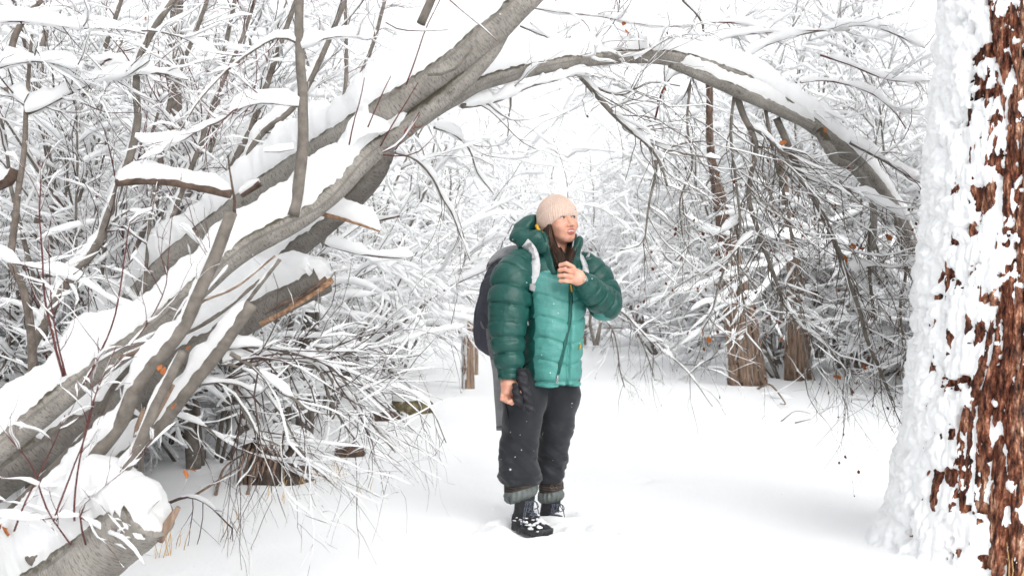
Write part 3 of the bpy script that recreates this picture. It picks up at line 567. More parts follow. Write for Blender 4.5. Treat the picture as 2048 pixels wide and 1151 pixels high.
ct.branch([(350, 830), (400, 845), (450, 880), (500, 905), (560, 920), (620, 930)], 3.7, 3.0, 1.2, 1.0, twigs=14, **DR)
ct.branch([(610, 700), (655, 745), (670, 775), (710, 800)], 3.9, 4.2, 3.2, 1.4, twigs=10, **DR)
ct.branch([(670, 760), (740, 775), (800, 775), (860, 810), (893, 884)], 4.3, 2.6, 1.0, 1.4, twigs=18, **DR)
ct.branch([(620, 690), (690, 700), (770, 690), (850, 668), (930, 652)], 4.8, 2.8, 1.2, 1.5, twigs=16, **DR)
ct.branch([(340, 1004), (378, 992), (415, 1006), (440, 1030), (466, 1056)], 4.9, 3.2, 2.0, 0.5, mat='twig', twigs=6, **DR)
for pts in ([(140, 1090), (90, 1000), (60, 930), (15, 870), (-10, 830)], [(110, 1040), (140, 950), (175, 860), (200, 760)], [(150, 1040), (152, 960), (170, 870), (192, 790), (235, 690)], [(30, 1060), (62, 980), (100, 900), (130, 830)], [(160, 1030), (210, 1060), (250, 1090)], [(-10, 1030), (60, 1035), (160, 1030)], [(170, 1090), (162, 1040), (175, 1000), (260, 930), (300, 880)]):
    ct.branch(pts, 3.2, 2.2, 1.0, 0.8, red=True, mat='red_twig', twigs=6, L=(0.08, 0.3), sub=1, bias=(0, 0, 0.2))
ct.done()
def solo_leaves(parent, origin, spots, rng=np.random.default_rng(3)):
    for x, y, D, s in spots:
        mb = MB(); leaves(mb, [P(x, y, D)], rng, (s, s * 1.1)); V = mb.V[0]; c = V.mean(0); mb.V[0] = c + (V - c) * np.array([1.5, 1.5, 1.0])
        mb.build('leaf', M['orange_leaf'], parent, origin)
solo_leaves(CT, CO, [(368, 938, 3.3, 0.03), (378, 936, 3.3, 0.022), (330, 733, 3.3, 0.026), (322, 728, 3.32, 0.02), (352, 806, 3.3, 0.022), (6, 1052, 3.3, 0.035), (2, 1046, 3.3, 0.025), (380, 690, 3.4, 0.02)])
solo_leaves(LT, LO, [(1249, 22, 4.9, 0.024), (1252, 40, 4.9, 0.028), (1252, 58, 4.9, 0.024), (1110, 84, 4.85, 0.02), (1075, 100, 4.9, 0.02), (1773, 468, 5.4, 0.04), (1704, 486, 5.4, 0.036), (1690, 510, 5.4, 0.05), (1766, 490, 5.4, 0.022), (1568, 280, 5.35, 0.03), (1650, 254, 5.35, 0.034), (1722, 725, 5.4, 0.045), (1669, 750, 5.4, 0.034), (1565, 672, 5.3, 0.03), (1416, 672, 5.2, 0.035), (1405, 655, 5.2, 0.03), (1565, 500, 5.3, 0.022), (292, 33, 3.7, 0.02)])

# ------------------------------------------------------------------ saplings at the left
SA = thing('sapling', 'tall upright sapling at the far left edge with forked snowy side branches', 'tree', P(60, 1010, 4.3)); sa = Traced(SA, SA.location, 25)
sa.branch([(60, 1010), (66, 800), (60, 650), (42, 570), (24, 520), (30, 450), (42, 350), (48, 280), (52, 210), (58, 150), (62, 70)], 4.3, 10, 3, 0.5, name='trunk', mat='grey_twig', k=10)
sa.branch([(52, 208), (30, 192), (0, 170), (-40, 150)], 4.3, 6, 4, 1.4, gaps=0, twigs=5, mat='grey_twig')
sa.branch([(55, 226), (80, 216), (120, 196), (170, 172), (210, 160), (255, 150), (300, 120)], 4.3, 4.6, 1.8, 1.5, gaps=0, twigs=10, mat='grey_twig')
sa.branch([(0, 134), (30, 125), (75, 122), (120, 128), (165, 138)], 4.2, 4, 2, 1.7, gaps=0, twigs=8, mat='grey_twig')
sa.branch([(-20, 44), (30, 42), (90, 46), (160, 56), (240, 58), (290, 68)], 4.1, 3.4, 1.5, 1.8, gaps=0, twigs=10, mat='red_twig')
sa.branch([(20, 105), (30, 70), (55, 30), (85, 0)], 4.6, 7, 5, 0.8, mat='grey_twig')
sa.branch([(88, 540), (150, 560), (220, 600), (300, 640)], 4.0, 3, 1.2, 1.3, twigs=10, mat='red_twig'); sa.branch([(-20, 500), (30, 525), (85, 538)], 4.0, 3, 2.6, 1.3, twigs=6, mat='red_twig')
sa.branch([(-10, 372), (18, 360), (30, 340)], 4.6, 12, 11, 1.2, mat='dark_wood', hero=True)
sa.done()
S2 = thing('sapling', 'curved slim sapling, snow down its left side, behind the big lean', 'tree', P(60, 700, 4.5)); s2 = Traced(S2, S2.location, 26)
s2.branch([(60, 700), (125, 580), (165, 530), (200, 480), (222, 420), (240, 370), (262, 305), (274, 240), (272, 190), (278, 120), (300, 70), (330, 25), (360, -20)], 4.5, 10, 6, 1.1, name='trunk', mat='branch', k=12, hero=True, steep=1.02, base=0.02)
s2.branch([(275, 140), (250, 125), (210, 118), (185, 138)], 4.45, 3, 1.4, 1.8, twigs=8, red=True)
s2.branch([(274, 142), (235, 130), (205, 140), (185, 165)], 4.45, 2.6, 1.4, 1.3, twigs=8, red=True)
s2.branch([(275, 148), (320, 146), (345, 152), (375, 160)], 4.45, 3, 1.5, 1.4, twigs=8, gaps=0, red=True)
s2.branch([(277, 62), (310, 62), (345, 70), (380, 82), (430, 120), (450, 140)], 4.4, 2.4, 1.2, 1.8, twigs=8, red=True)
s2.branch([(200, 480), (230, 440), (260, 420)], 4.5, 4, 2, 1.2, twigs=8); s2.branch([(150, 540), (185, 510), (210, 470)], 4.6, 5, 3, 1.2, twigs=6)
s2.done()
# leaning stems behind, told apart one by one
rngS = np.random.default_rng(9)
STEMS = [([(250, 780), (400, 560), (490, 330), (520, 270), (590, 210), (640, 120), (690, 0)], 5.0, 9, 5.5), ([(300, 720), (390, 520), (470, 320), (500, 260), (530, 180), (560, 90), (600, -20)], 5.2, 9, 5), ([(250, 700), (350, 420), (400, 290), (430, 200), (465, 120), (490, 60), (510, 0)], 5.1, 6, 3.4),
         ([(200, 700), (300, 420), (330, 250), (360, 140), (385, 80), (415, 0)], 5.3, 7, 4), ([(640, 560), (670, 300), (690, 180), (693, 90), (690, 0)], 8.0, 5, 3.4), ([(590, 600), (650, 330), (700, 200), (745, 90), (770, 0)], 8.4, 6, 3.6), ([(120, 800), (200, 560), (220, 400), (290, 300), (330, 180)], 5.2, 5, 2.6),
         ([(520, 690), (560, 560), (600, 470), (655, 380), (700, 320)], 8.6, 6, 3), ([(150, 760), (155, 560), (152, 440), (155, 300), (150, 150)], 5.0, 3.4, 2), ([(275, 690), (290, 560), (300, 440), (310, 370)], 4.9, 4, 3), ([(350, 220), (350, 100), (355, 0)], 6.5, 14, 12), ([(480, 760), (520, 640), (580, 560), (640, 520)], 8.2, 9, 6),
         ([(280, 600), (330, 470), (420, 300), (440, 150), (470, 0)], 6.3, 8, 4), ([(90, 700), (110, 420), (80, 180), (100, 0)], 6.2, 10, 6), ([(10, 760), (60, 500), (120, 300), (200, 120), (250, -20)], 6.0, 8, 4)]
ORD = ['first', 'second', 'third', 'fourth', 'fifth', 'sixth', 'seventh', 'eighth', 'ninth', 'tenth', 'eleventh', 'twelfth', 'thirteenth', 'fourteenth', 'fifteenth']
STEMS.sort(key=lambda q: q[0][-1][0])
for i, (pts, D, r0, r1) in enumerate(STEMS):
    w0, w1 = P(*pts[0], D), P(*pts[1], D); k_ = (w0[2] + 0.05) / max(0.05, w1[2] - w0[2]); base = w0 - (w1 - w0) * min(k_, 3.0); b0 = np.array([base[0], D + 0.4, gz(base[0], D + 0.4) - 0.05])
    t = thing('leaning_sapling', f'snow-edged leaning stem behind the big lean, {ORD[i]} of fifteen by its top, from the left', 'shrub', b0, 'leaning stems behind the lean'); tr = Traced(t, b0, 60 + i)
    W = np.vstack([[*b0, rpx(r0 * 1.15, D)]] + [[*P(x, y, D), rpx(r0 + (r1 - r0) * j / (len(pts) - 1), D)] for j, (x, y) in enumerate(pts)])
    Q = resample(W, 0.03); mb = MB(); tube(mb, Q[:, :3], Q[:, 3], 9, uv=True); mb.build('stem', M['branch'], t, b0)
    hero_snow(tr.pl.sn, Q[len(Q) // 5:], 1.25, k=12, step=0.02, seed=60 + i, steep=1.02, base=0.02)
    tr.twigs(Q[None, len(Q) // 4:, :3], Q[None, len(Q) // 4:, 3], 20, (0.25, 0.9), (0, 0, 0.2), 5, (0, 0, -0.02), 1.2, i % 2 == 0, 0, 0.05, 0.024)
    tr.done()
# short curved trunk and post-like trunk half hidden in the spray
for pts, D, lab in (([(440, 660, 7.8, 15), (448, 750, 7.8, 16), (464, 830, 7.8, 17), (500, 888, 7.8, 16), (512, 910, 7.8, 15)], 7.8, 'short bent grey trunk half hidden behind the drooping spray at left'), ([(622, 560, 8.6, 17), (618, 620, 8.6, 18), (612, 690, 8.6, 19), (608, 780, 8.6, 19), (606, 880, 8.6, 20)], 8.6, 'upright grey trunk with snow on its left side below the sawn trunk')):
    W = world_pts(pts)[::-1]; W[0, 2] = gz(W[0, 0], D) - 0.05; t = thing('bent_tree', lab, 'tree', W[0, :3]); mb, Q = limb_mesh(W, 0.03, 16, 0.06, 51); mb.build('trunk', M['trunk_dark'], t, W[0, :3])
    sn = MB(); Q2 = Q.copy(); Q2[:, 0] -= Q[:, 3] * 0.45; Q2[:, 3] *= 0.75; tube(sn, Q2[3:, :3], Q2[3:, 3] * (1 + 0.3 * fbm(Q2[3:, :3] * 14, 2, 5)), 12); tube(sn, np.array([Q[-1, :3] + [0, 0, d] for d in (-0.03, 0.02, 0.06, 0.09)]), Q[-1, 3] * np.array([1.02, 1.15, 1.0, 0.5]), 14); sn.build('snow', M['snow'], t, W[0, :3], kind='stuff')

# ------------------------------------------------------------------ hollow stump, mossy lumps
M['rotten'] = mat_noise('shaded_rotten_wood', [(0.35, (0.012, 0.009, 0.007)), (0.7, (0.09, 0.065, 0.05))], 18, 5, bstr=0.8, bdist=0.02)  # rotten wood, near-black so its colour also carries the hollow's inner shade
HS = thing('hollow_stump', 'dark hollow rotten stump under snow at the edge of the path', 'stump', P(550, 952, 6.6)); ho = np.array(HS.location); ho[2] = gz(ho[0], ho[1]); HS.location = ho
a, h = np.meshgrid(np.linspace(-2.5, 1.15, 46), np.linspace(0, 1, 14)); 
rr = 0.20 * (1 + 0.18 * fbm(np.stack([np.cos(a) * 2, np.sin(a) * 2, h * 1.5], -1), 3, 4)) * (1.15 - 0.35 * h); zz = -0.04 + h * (0.27 + 0.09 * fbm(np.stack([np.cos(a) * 2.5, np.sin(a) * 2.5, 0 * a], -1), 2, 6))
O_ = np.stack([rr * np.cos(a) * 1.1, rr * np.sin(a), zz], -1); I_ = np.stack([(rr - 0.04) * np.cos(a) * 1.1, (rr - 0.04) * np.sin(a), zz], -1)[::-1]
mb = MB(); mb.add(np.concatenate([O_, I_]), grid_faces(1, 28, 46, False)); mb.build('shell', M['rotten'], HS)
mb = MB()
for i in range(7):
    x0 = -0.19 + i * 0.036; tube(mb, np.array([[x0, -0.19 + 0.02 * (i % 2), -0.03], [x0 + 0.01, -0.20, 0.09], [x0 + 0.04, -0.16, 0.20], [x0 + 0.07, -0.10, 0.27]]), [0.014, 0.012, 0.012, 0.006], 6)
mb.build('root', M['weathered'], HS)
a, rr = np.meshgrid(np.linspace(0, 2 * np.pi, 40, endpoint=False), np.linspace(0.03, 1, 12)); CV = np.stack([rr * 0.24 * np.cos(a) * 1.1, rr * 0.20 * np.sin(a) + 0.06, 0.25 + 0.10 * (1 - rr ** 3)], -1); CV[..., 2] += 0.02 * fbm(CV * 14, 2, 2); mb = MB(); mb.add(CV, grid_faces(1, 12, 40)); mb.build('snow', M['snow'], HS, kind='stuff')
def boulder(px, py, D, s, lab, mat, flat=0.7):
    b = P(px, py, D); b[2] = gz(b[0], b[1]) + s * 0.25; t = thing('mossy_rock', lab, 'rock', b)
    u, v = np.meshgrid(np.linspace(0, 2 * np.pi, 26, endpoint=False), np.linspace(0.02, np.pi - 0.02, 16)); d = np.stack([np.cos(u) * np.sin(v), np.sin(u) * np.sin(v), np.cos(v)], -1)
    V = d * s * (1 + 0.4 * fbm(d * 1.7 + px, 3, 3)[..., None]) * np.array([1.2, 1, flat]); mb = MB(); mb.add(V, grid_faces(1, 16, 26)); mb.build('stone', mat, t)
    V2 = (d * s * 1.06 * (1 + 0.4 * fbm(d * 1.7 + px, 3, 3)[..., None]) * np.array([1.2, 1, flat]) + np.array([-0.02, 0.02, s * 0.16 * flat]))[:6]; mb = MB(); mb.add(V2, grid_faces(1, 6, 26)); mb.build('snow', M['snow'], t, kind='stuff')
M['moss'] = mat_noise('mossy_stone', [(0.3, (0.03, 0.028, 0.02)), (0.5, (0.12, 0.10, 0.05)), (0.7, (0.25, 0.22, 0.13))], 16, 5, bstr=0.8, bdist=0.02)
boulder(822, 826, 10.5, 0.19, 'mossy brown boulder under snow beside the path, left of the person', M['moss']); boulder(700, 900, 7.7, 0.11, 'small brown stone showing through the snow beside the hollow stump', M['dark_wood']); boulder(770, 838, 9.9, 0.12, 'dark snow-covered stone left of the mossy boulder', M['dark_wood'])

# ------------------------------------------------------------------ dry grass, fallen sticks
rng = np.random.default_rng(44); gm = MB()
for cx, cy, sx, n in ((620, 965, 60, 16), (680, 945, 40, 10), (560, 985, 30, 5), (735, 985, 20, 2), (476, 1040, 8, 3), (455, 1075, 6, 2), (330, 1105, 20, 8), (360, 1090, 12, 3), (590, 930, 40, 8)):
    for _ in range(n):
        x = cx + rng.normal(0, sx * 0.5); y = cy + rng.normal(0, 8); D = FPX * CAM_H / max(y - 600, 60); b = P(x, y, D); b[2] = gz(b[0], b[1]) - 0.02; hh = rng.uniform(0.06, 0.15)
        tip = b + np.array([rng.normal(0, 0.25) * hh, rng.normal(0, 0.2) * hh, hh]); tube(gm, np.array([b, (b + tip) / 2 + rng.normal(0, 0.003, 3), tip]), [0.0022, 0.002, 0.0012], 4)
gm.build('dry_grass', M['straw'], None, label='straw-coloured dry grass stalks poking through the snow', category='grass', kind='stuff')
def fallen(lab, pts, r, D=None, mat='grey_twig'):
    W = []
    for x, y, up in pts:
        d = FPX * CAM_H / (y - 600); b = P(x, y, d); W.append([b[0], b[1], gz(b[0], b[1]) + up, r])
    Q = resample(np.array(W), 0.03); Q[:, 3] *= np.linspace(1, 0.4, len(Q)); o = Q[0, :3].copy(); mb = MB(); tube(mb, Q[:, :3], Q[:, 3], 6)
    t = mb.build('fallen_branch', M[mat], None, o, label=lab, category='branch'); t.location = o
    return Q
fallen('bent brown stick lying on the snow below the hollow stump', [(432, 985, 0.01), (440, 965, 0.05), (455, 955, 0.10), (500, 945, 0.16), (525, 945, 0.2)], 0.011, mat='weathered')
fallen('short brown stick propped upright in the snow below the hollow stump', [(494, 985, 0.0), (502, 975, 0.06), (512, 965, 0.14), (516, 960, 0.2)], 0.010, mat='weathered')
fallen('straight pale stick leaning from the snow behind the sawn stub', [(390, 990, 0.02), (430, 985, 0.08), (480, 975, 0.15)], 0.008, mat='weathered')
fallen('forked dark stick on the snow under the drooping branches at right', [(1515, 782, 0.0), (1540, 790, 0.10), (1570, 815, 0.05), (1560, 812, 0.02)], 0.014, mat='weathered')
fallen('dark arched twig on the snow near the pine', [(1562, 838, 0.0), (1590, 828, 0.04), (1620, 828, 0.02)], 0.006)
fallen('short dark twig lying on the snow left of the pine', [(1590, 843, 0.01), (1622, 838, 0.015)], 0.006)

# ------------------------------------------------------------------ fence posts and rail along the path
def post(x, y, D, hh, w, lab, lean=0.0):
    b = P(x, y, D); b[2] = gz(b[0], b[1]) - 0.05; t = thing('fence_post', lab, 'post', b, None)
    a, h = np.meshgrid(np.linspace(0, 2 * np.pi, 20, endpoint=False), np.linspace(0, hh, 24)); d = np.stack([np.cos(a), np.sin(a), 0 * a], -1)
    V = np.stack([w * np.cos(a) + lean * h, w * np.sin(a), h], -1); V = V + d * (fbm(np.stack([np.cos(a) * 4, np.sin(a) * 4, h * 1.2], -1), 3, int(x)) * w * 0.3)[..., None]; mb = MB(); mb.add(V, grid_faces(1, 24, 20)); mb.build('shaft', M['weathered'], t)
    u, v = np.meshgrid(np.linspace(0, 2 * np.pi, 26, endpoint=False), np.linspace(0.02, np.pi - 0.02, 14)); dd = np.stack([np.cos(u) * np.sin(v), np.sin(u) * np.sin(v), np.sign(np.cos(v)) * np.abs(np.cos(v)) ** 0.7], -1)
    V = dd * np.array([w * 1.45, w * 1.45, 0.13]) + np.array([lean * hh, 0, hh + 0.08]); V = V + dd * (0.02 * fbm(V * 12, 2, 7))[..., None]; mb = MB(); mb.add(V, grid_faces(1, 14, 26))
    a, h = np.meshgrid(np.linspace(2.2, 4.6, 20), np.linspace(0, hh, 40)); rad = w * (1.02 + 0.5 * fbm(np.stack([np.cos(a) * 6, np.sin(a) * 6, h * 10], -1), 3, 6)); mb.add(np.stack([rad * np.cos(a) + lean * h, rad * np.sin(a), h], -1), grid_faces(1, 40, 20, False)); mb.build('snow', M['snow'], t, kind='stuff')
post(936, 780, 12.9, 1.02, 0.078, 'weathered fence post with a tall snow cap just left of the person')
post(950, 748, 15.5, 0.75, 0.05, 'thinner brown post behind the snow-capped fence post')
FB = P(1165, 690, 26); fr = thing('rail_fence', 'low log rail fence under snow far behind the person\'s elbow', 'fence', (FB[0], 26, 0))
for i in range(4):
    mb = MB(); tube(mb, np.array([[i * 1.5, 0, -0.1], [i * 1.5 + 0.02, 0, 0.75]]), [0.1, 0.09], 8); mb.build('post', M['weathered'], fr)
    if i < 3:
        mb = MB(); Q = resample(np.array([[i * 1.5 - 0.1, -0.1, 0.5, 0.07], [i * 1.5 + 0.7, -0.1, 0.5, 0.075], [i * 1.5 + 1.6, -0.12, 0.52, 0.07]]), 0.1); tube(mb, Q[:, :3], Q[:, 3], 8); mb.build('rail', M['weathered'], fr); mb = MB(); hero_snow(mb, Q, 1.6, step=0.06, k=12); mb.build('snow', M['snow'], fr, kind='stuff')

# ------------------------------------------------------------------ two old trunks beyond the hanging branches
def old_trunk(lab, pts, mat, seed, strips=0):
    W = world_pts(pts); W[-1, 2] = gz(W[-1, 0], W[-1, 1]) - 0.1; W = W[::-1]; t = thing('old_tree', lab, 'tree', W[0, :3]); mb, Q = limb_mesh(W, 0.05, 28, 0.12, seed); mb.build('trunk', mat, t, W[0, :3])
    rng = np.random.default_rng(seed)
    for i in range(strips):
        a = -2.9 + 2.6 * i / max(1, strips - 1) + rng.normal(0, 0.05); z0 = rng.uniform(0, 0.25); z1 = rng.uniform(0.8, 2.3); q = Q[:, :3]; zz = np.linspace(z0, z1, 9); tt = (zz) / max(0.1, q[-1, 2] - q[0, 2]); ii = np.clip((tt * len(q)).astype(int), 0, len(q) - 1)
        c = q[ii] + (Q[ii, 3] * 1.02)[:, None] * np.array([math.cos(a), math.sin(a), 0]) + rng.normal(0, 0.006, (9, 3)); m2 = MB(); tube(m2, c, np.linspace(0.035, 0.012, 9) * rng.uniform(0.7, 1.2), 6); m2.build('bark_strip', M['weathered'], t, W[0, :3])
    sn = MB(); hero_snow(sn, Q[int(len(Q) * 0.55):], 0.3, step=0.05, k=12, steep=1.04, seed=seed); sn.build('snow', M['snow'], t, W[0, :3], kind='stuff')
    return t, Q
M['bark_red'] = mat_noise('shaggy_bark', [(0.3, (0.03, 0.02, 0.016)), (0.55, (0.12, 0.078, 0.058)), (0.8, (0.22, 0.155, 0.12))], 9, 5, bstr=0.9, bdist=0.04, sc=(4, 4, 0.5))
M['tan_bark'] = mat_noise('tan_bark', [(0.3, (0.07, 0.05, 0.038)), (0.55, (0.2, 0.155, 0.12)), (0.8, (0.32, 0.26, 0.2))], 9, 5, bstr=0.9, bdist=0.03, sc=(2, 2, 1))
old_trunk('shaggy brown old trunk standing at the right edge of the path', [(1417, 120, 13, 6), (1419, 190, 13, 7), (1421, 300, 13.1, 8), (1440, 400, 13.2, 13), (1452, 480, 13.3, 18), (1466, 560, 13.3, 24), (1480, 640, 13.3, 29), (1490, 720, 13.3, 32), (1496, 780, 13.3, 36)], M['bark_red'], 71, 14)
old_trunk('pale tan trunk right behind the shaggy brown one', [(1560, 300, 14, 6), (1575, 420, 14, 9), (1588, 540, 14, 13), (1592, 640, 14, 18), (1592, 720, 14, 21), (1594, 775, 14, 25)], M['tan_bark'], 72, 9)

# ------------------------------------------------------------------ the pine at the right
PN = thing('pine_tree', 'huge pine trunk at the right edge, rust-red bark half plastered with lumpy snow', 'tree', (2.42, 4.5, 0.0))
ZT = 3.6
def pine_R(th, z):
    fl = 0.09 * np.exp(-np.clip(z, 0, 9) / 0.28)
    return (0.475 - 0.083 * (z - 1.17) + fl * (1 + 0.25 * np.sin(th * 5 + 1.0)) + 0.0 * th)
PINE_Q = {}
def pine_surface(nth, nz, th0, th1):
    th, z = np.meshgrid(np.linspace(th0, th1, nth), np.linspace(-0.15, ZT, nz)); r = pine_R(th, z)
    s = r * 0 + th * 0.55
    wv = fbm(np.stack([s * 3, z * 1.5, 0 * s], -1), 2, 4)
    f1, f2, cid = worley(np.stack([s * 13 + 1.0 * wv, z * 1.4, 0 * s], -1), 5); e = np.clip((f2 - f1) / 0.30, 0, 1)
    g1, g2, gid = worley(np.stack([s * 30 + 1.6 * wv, z * 5, 0 * s + 7], -1), 6); e2 = np.clip((g2 - g1) / 0.25, 0, 1)
    k1, k2, kid = worley(np.stack([s * 60, z * 24, 0 * s + 17], -1), 7); e3 = np.clip((k2 - k1) / 0.25, 0, 1)
    rel = 0.042 * (e ** 0.6) * (0.6 + 0.5 * cid) + 0.016 * (e2 ** 0.6) * (0.25 + gid) + 0.006 * e3 * (0.3 + kid) + 0.004 * fbm(np.stack([s * 120, z * 40, 0 * s], -1), 2, 8)
    return th, z, r, rel
th, z, r, rel = pine_surface(330, 420, math.pi * 0.95, math.pi * 1.75)
R_ = r + rel
mb = MB(); mb.add(np.stack([R_ * np.cos(th), R_ * np.sin(th), z], -1), grid_faces(1, 420, 330, False), np.stack([th * 0.55, z], -1))
thb, zb, rb, relb = pine_surface(110, 120, math.pi * 1.745, math.pi * 2.96); Rb_ = rb + relb
mb.add(np.stack([Rb_ * np.cos(thb), Rb_ * np.sin(thb), zb], -1), grid_faces(1, 120, 110, False), np.stack([thb * 0.55, zb], -1))
m, nt, b = nt_new('pine_bark'); uvc = coords(nt, (1, 1, 1), 'UV')
def uvn(sc, detail, kind='noise'):
    mp = nt.nodes.new('ShaderNodeMapping'); mp.inputs['Scale'].default_value = sc; nt.links.new(uvc, mp.inputs[0])
    n = N(nt, 'ShaderNodeTexNoise', Scale=1.0, Detail=detail, Roughness=0.65) if kind == 'noise' else N(nt, 'ShaderNodeTexVoronoi', Scale=1.0)
    nt.links.new(mp.outputs[0], n.inputs['Vector']); return n
n1 = uvn((66, 13, 1), 7); n2 = uvn((90, 60, 1), 3, 'v'); n3 = uvn((8, 1.3, 1), 4)
c1 = ramp(nt, n1.outputs[0], [(0.37, (0.018, 0.012, 0.011)), (0.45, (0.085, 0.036, 0.025)), (0.52, (0.19, 0.075, 0.045)), (0.58, (0.33, 0.16, 0.10)), (0.64, (0.52, 0.34, 0.25))])
c2 = ramp(nt, n3.outputs[0], [(0.40, (0.45, 0.46, 0.48)), (0.48, (0.9, 0.7, 0.62)), (0.56, (1.0, 0.92, 0.85)), (0.61, (1.7, 2.0, 2.1))])
mx = N(nt, 'ShaderNodeMix', data_type='RGBA', blend_type='MULTIPLY'); mx.inputs[0].default_value = 1.0; nt.links.new(c1, mx.inputs[6]); nt.links.new(c2, mx.inputs[7])
nt.links.new(mx.outputs[2], b.inputs['Base Color']); b.inputs['Roughness'].default_value = 0.8; b.inputs['Specular IOR Level'].default_value = 0.2
ad = N(nt, 'ShaderNodeMath', operation='ADD'); nt.links.new(n1.outputs[0], ad.inputs[0]); nt.links.new(n2.outputs['Distance'], ad.inputs[1]); bump(nt, b, ad.outputs[0], 0.9, 0.015)
mb.build('trunk', m, PN)
# snow driven against its left side: cauliflower lumps, thinning to scraps on the right
th, z, r, rel = pine_surface(350, 430, math.pi * 0.70, math.pi * 1.80)
s = th * 0.55; q = np.stack([s, z, 0 * s], -1)
edge = 3.77 + 0.04 * np.clip(z - 0.6, -1, 2) + 0.15 * fbm(q * np.array([2.2, 2.6, 1]), 3, 11) + 0.16 * fbm(q * 12, 3, 12)
cover = np.clip((edge - th) / 0.75, -1.6, 1.0)
f1, _, _ = worley(np.stack([s * 12, z * 12, 0 * s + 3], -1), 15); f1b, _, _ = worley(np.stack([s * 36, z * 36, 0 * s + 9], -1), 16)
lum = 0.050 * (1 - f1 ** 2) + 0.022 * (1 - f1b ** 2) + 0.020 * fbm(q * 7, 2, 17)
holes = fbm(q * np.array([15, 17, 1]), 4, 21)
thick = 0.008 + 0.016 * cover + lum * (0.35 + 0.65 * np.clip(cover, 0, 1)) - 0.16 * np.clip(holes - 0.16 - 0.26 * np.clip(cover, -1, 1), 0, 1) - 0.035 * np.clip(-cover, 0, 2)
thick = thick + 0.06 * np.exp(-np.clip(z, 0, 9) / 0.12) * np.clip(cover + 0.5, 0, 1)
# flecks caught in the bark beyond the edge
fl = np.clip(np.maximum(fbm(q * np.array([16, 12, 1]), 3, 23) - 0.34, fbm(q * np.array([44, 30, 1]), 2, 24) - 0.50), 0, 1); thick = np.maximum(thick, np.where(cover < 0.1, 0.016 + 0.06 * fl - 0.0 * rel, -1) * (fl > 0) - 0.05 * (fl <= 0))
R_ = r + np.maximum(thick, -0.05) + rel * 0.25
mb = MB(); mb.add(np.stack([R_ * np.cos(th), R_ * np.sin(th), z], -1), grid_faces(1, 430, 350, False)); mb.build('snow', M['crust'], PN, kind='stuff')
gm = MB()
for i in range(9):
    b0 = P(2010 + rng.uniform(0, 60), 1160 + rng.uniform(0, 20), 3.75); tip = b0 + np.array([rng.uniform(0.0, 0.06), rng.uniform(-0.03, 0.03), rng.uniform(0.08, 0.16)]); tube(gm, np.array([b0, (b0 + tip) / 2 + [0.006, 0, 0], tip]), [0.002, 0.0018, 0.001], 4)
gm.build('straw_tuft', M['straw'], None, label='tuft of straw at the foot of the pine, lower right corner', category='grass', kind='stuff')

# ------------------------------------------------------------------ thickets on both sides and across the far end of the path
PROTO = [make_proto(101, 7, 3.0, (0.25, 0, 0)), make_proto(102, 8, 3.4, (0, 0, 0), 0.7), make_proto(103, 6, 2.6, (0.1, 0.1, 0), 0.9, -0.09), make_proto(104, 9, 3.2, (-0.2, 0, 0), 0.6), make_proto(105, 6, 3.6, (0, 0, 0), 0.5, -0.03, 12, 5, 3), make_proto(106, 7, 2.2, (0, 0, 0), 1.1, -0.10, 9, 6, 3)]
rng = np.random.default_rng(7)
def row(n, xr, yr, sc, label, group, protos=range(6), mind=0.8, zoff=0.0):
    done = []
    for _ in range(n * 30):
        if len(done) >= n: break
        x, y = rng.uniform(*xr), rng.uniform(*yr)
        if y < 14 and abs(x - 0.25 * y) < 1.6: continue          # keeps the old trunks in view
        if any((x - a) ** 2 + (y - b) ** 2 < mind ** 2 for a, b in done): continue
        done.append((x, y)); i = list(protos)[rng.integers(len(protos))]
        place_bush(PROTO[i], x, y, rng.uniform(0, 6.28), rng.uniform(*sc), label, group, gz(x, y) + zoff)
LB = 'snow-bowed bare bush in the %s of the left thicket'; RB = 'snow-bowed bare bush in the %s of the right thicket'; FB_ = 'tall snow-covered bush closing the far end of the path'
row(9, (-4.4, -2.2), (5.6, 7.6), (0.65, 0.95), LB % 'front row', 'bushes left of the path, front row', mind=0.7)
row(13, (-6.5, -1.9), (7.6, 11), (0.8, 1.25), LB % 'second row', 'bushes left of the path, second row', mind=0.8)
row(14, (-10, -1.8), (11, 17), (1.2, 1.8), LB % 'middle', 'bushes left of the path, middle', mind=1.0)
row(9, (-13, -1.4), (17, 25), (1.4, 2.2), LB % 'far back', 'bushes left of the path, far back', mind=1.2)
row(7, (5.3, 7.8), (9.0, 13), (0.8, 1.2), RB % 'front row', 'bushes right of the path, front row', mind=0.8)
row(11, (3.4, 10), (12.5, 18), (1.2, 1.9), RB % 'middle', 'bushes right of the path, middle', mind=1.0)
row(8, (3.4, 14), (18, 26), (1.4, 2.2), RB % 'far back', 'bushes right of the path, far back', mind=1.2)
row(4, (5.9, 7.8), (9.0, 11.5), (1.35, 1.6), 'tall snow-bowed bush reaching over the arch at the right', 'tall bushes behind the arch', mind=0.9)
row(15, (-14, 17), (27, 42), (1.8, 3.0), FB_, 'bushes closing the far end', mind=1.6)
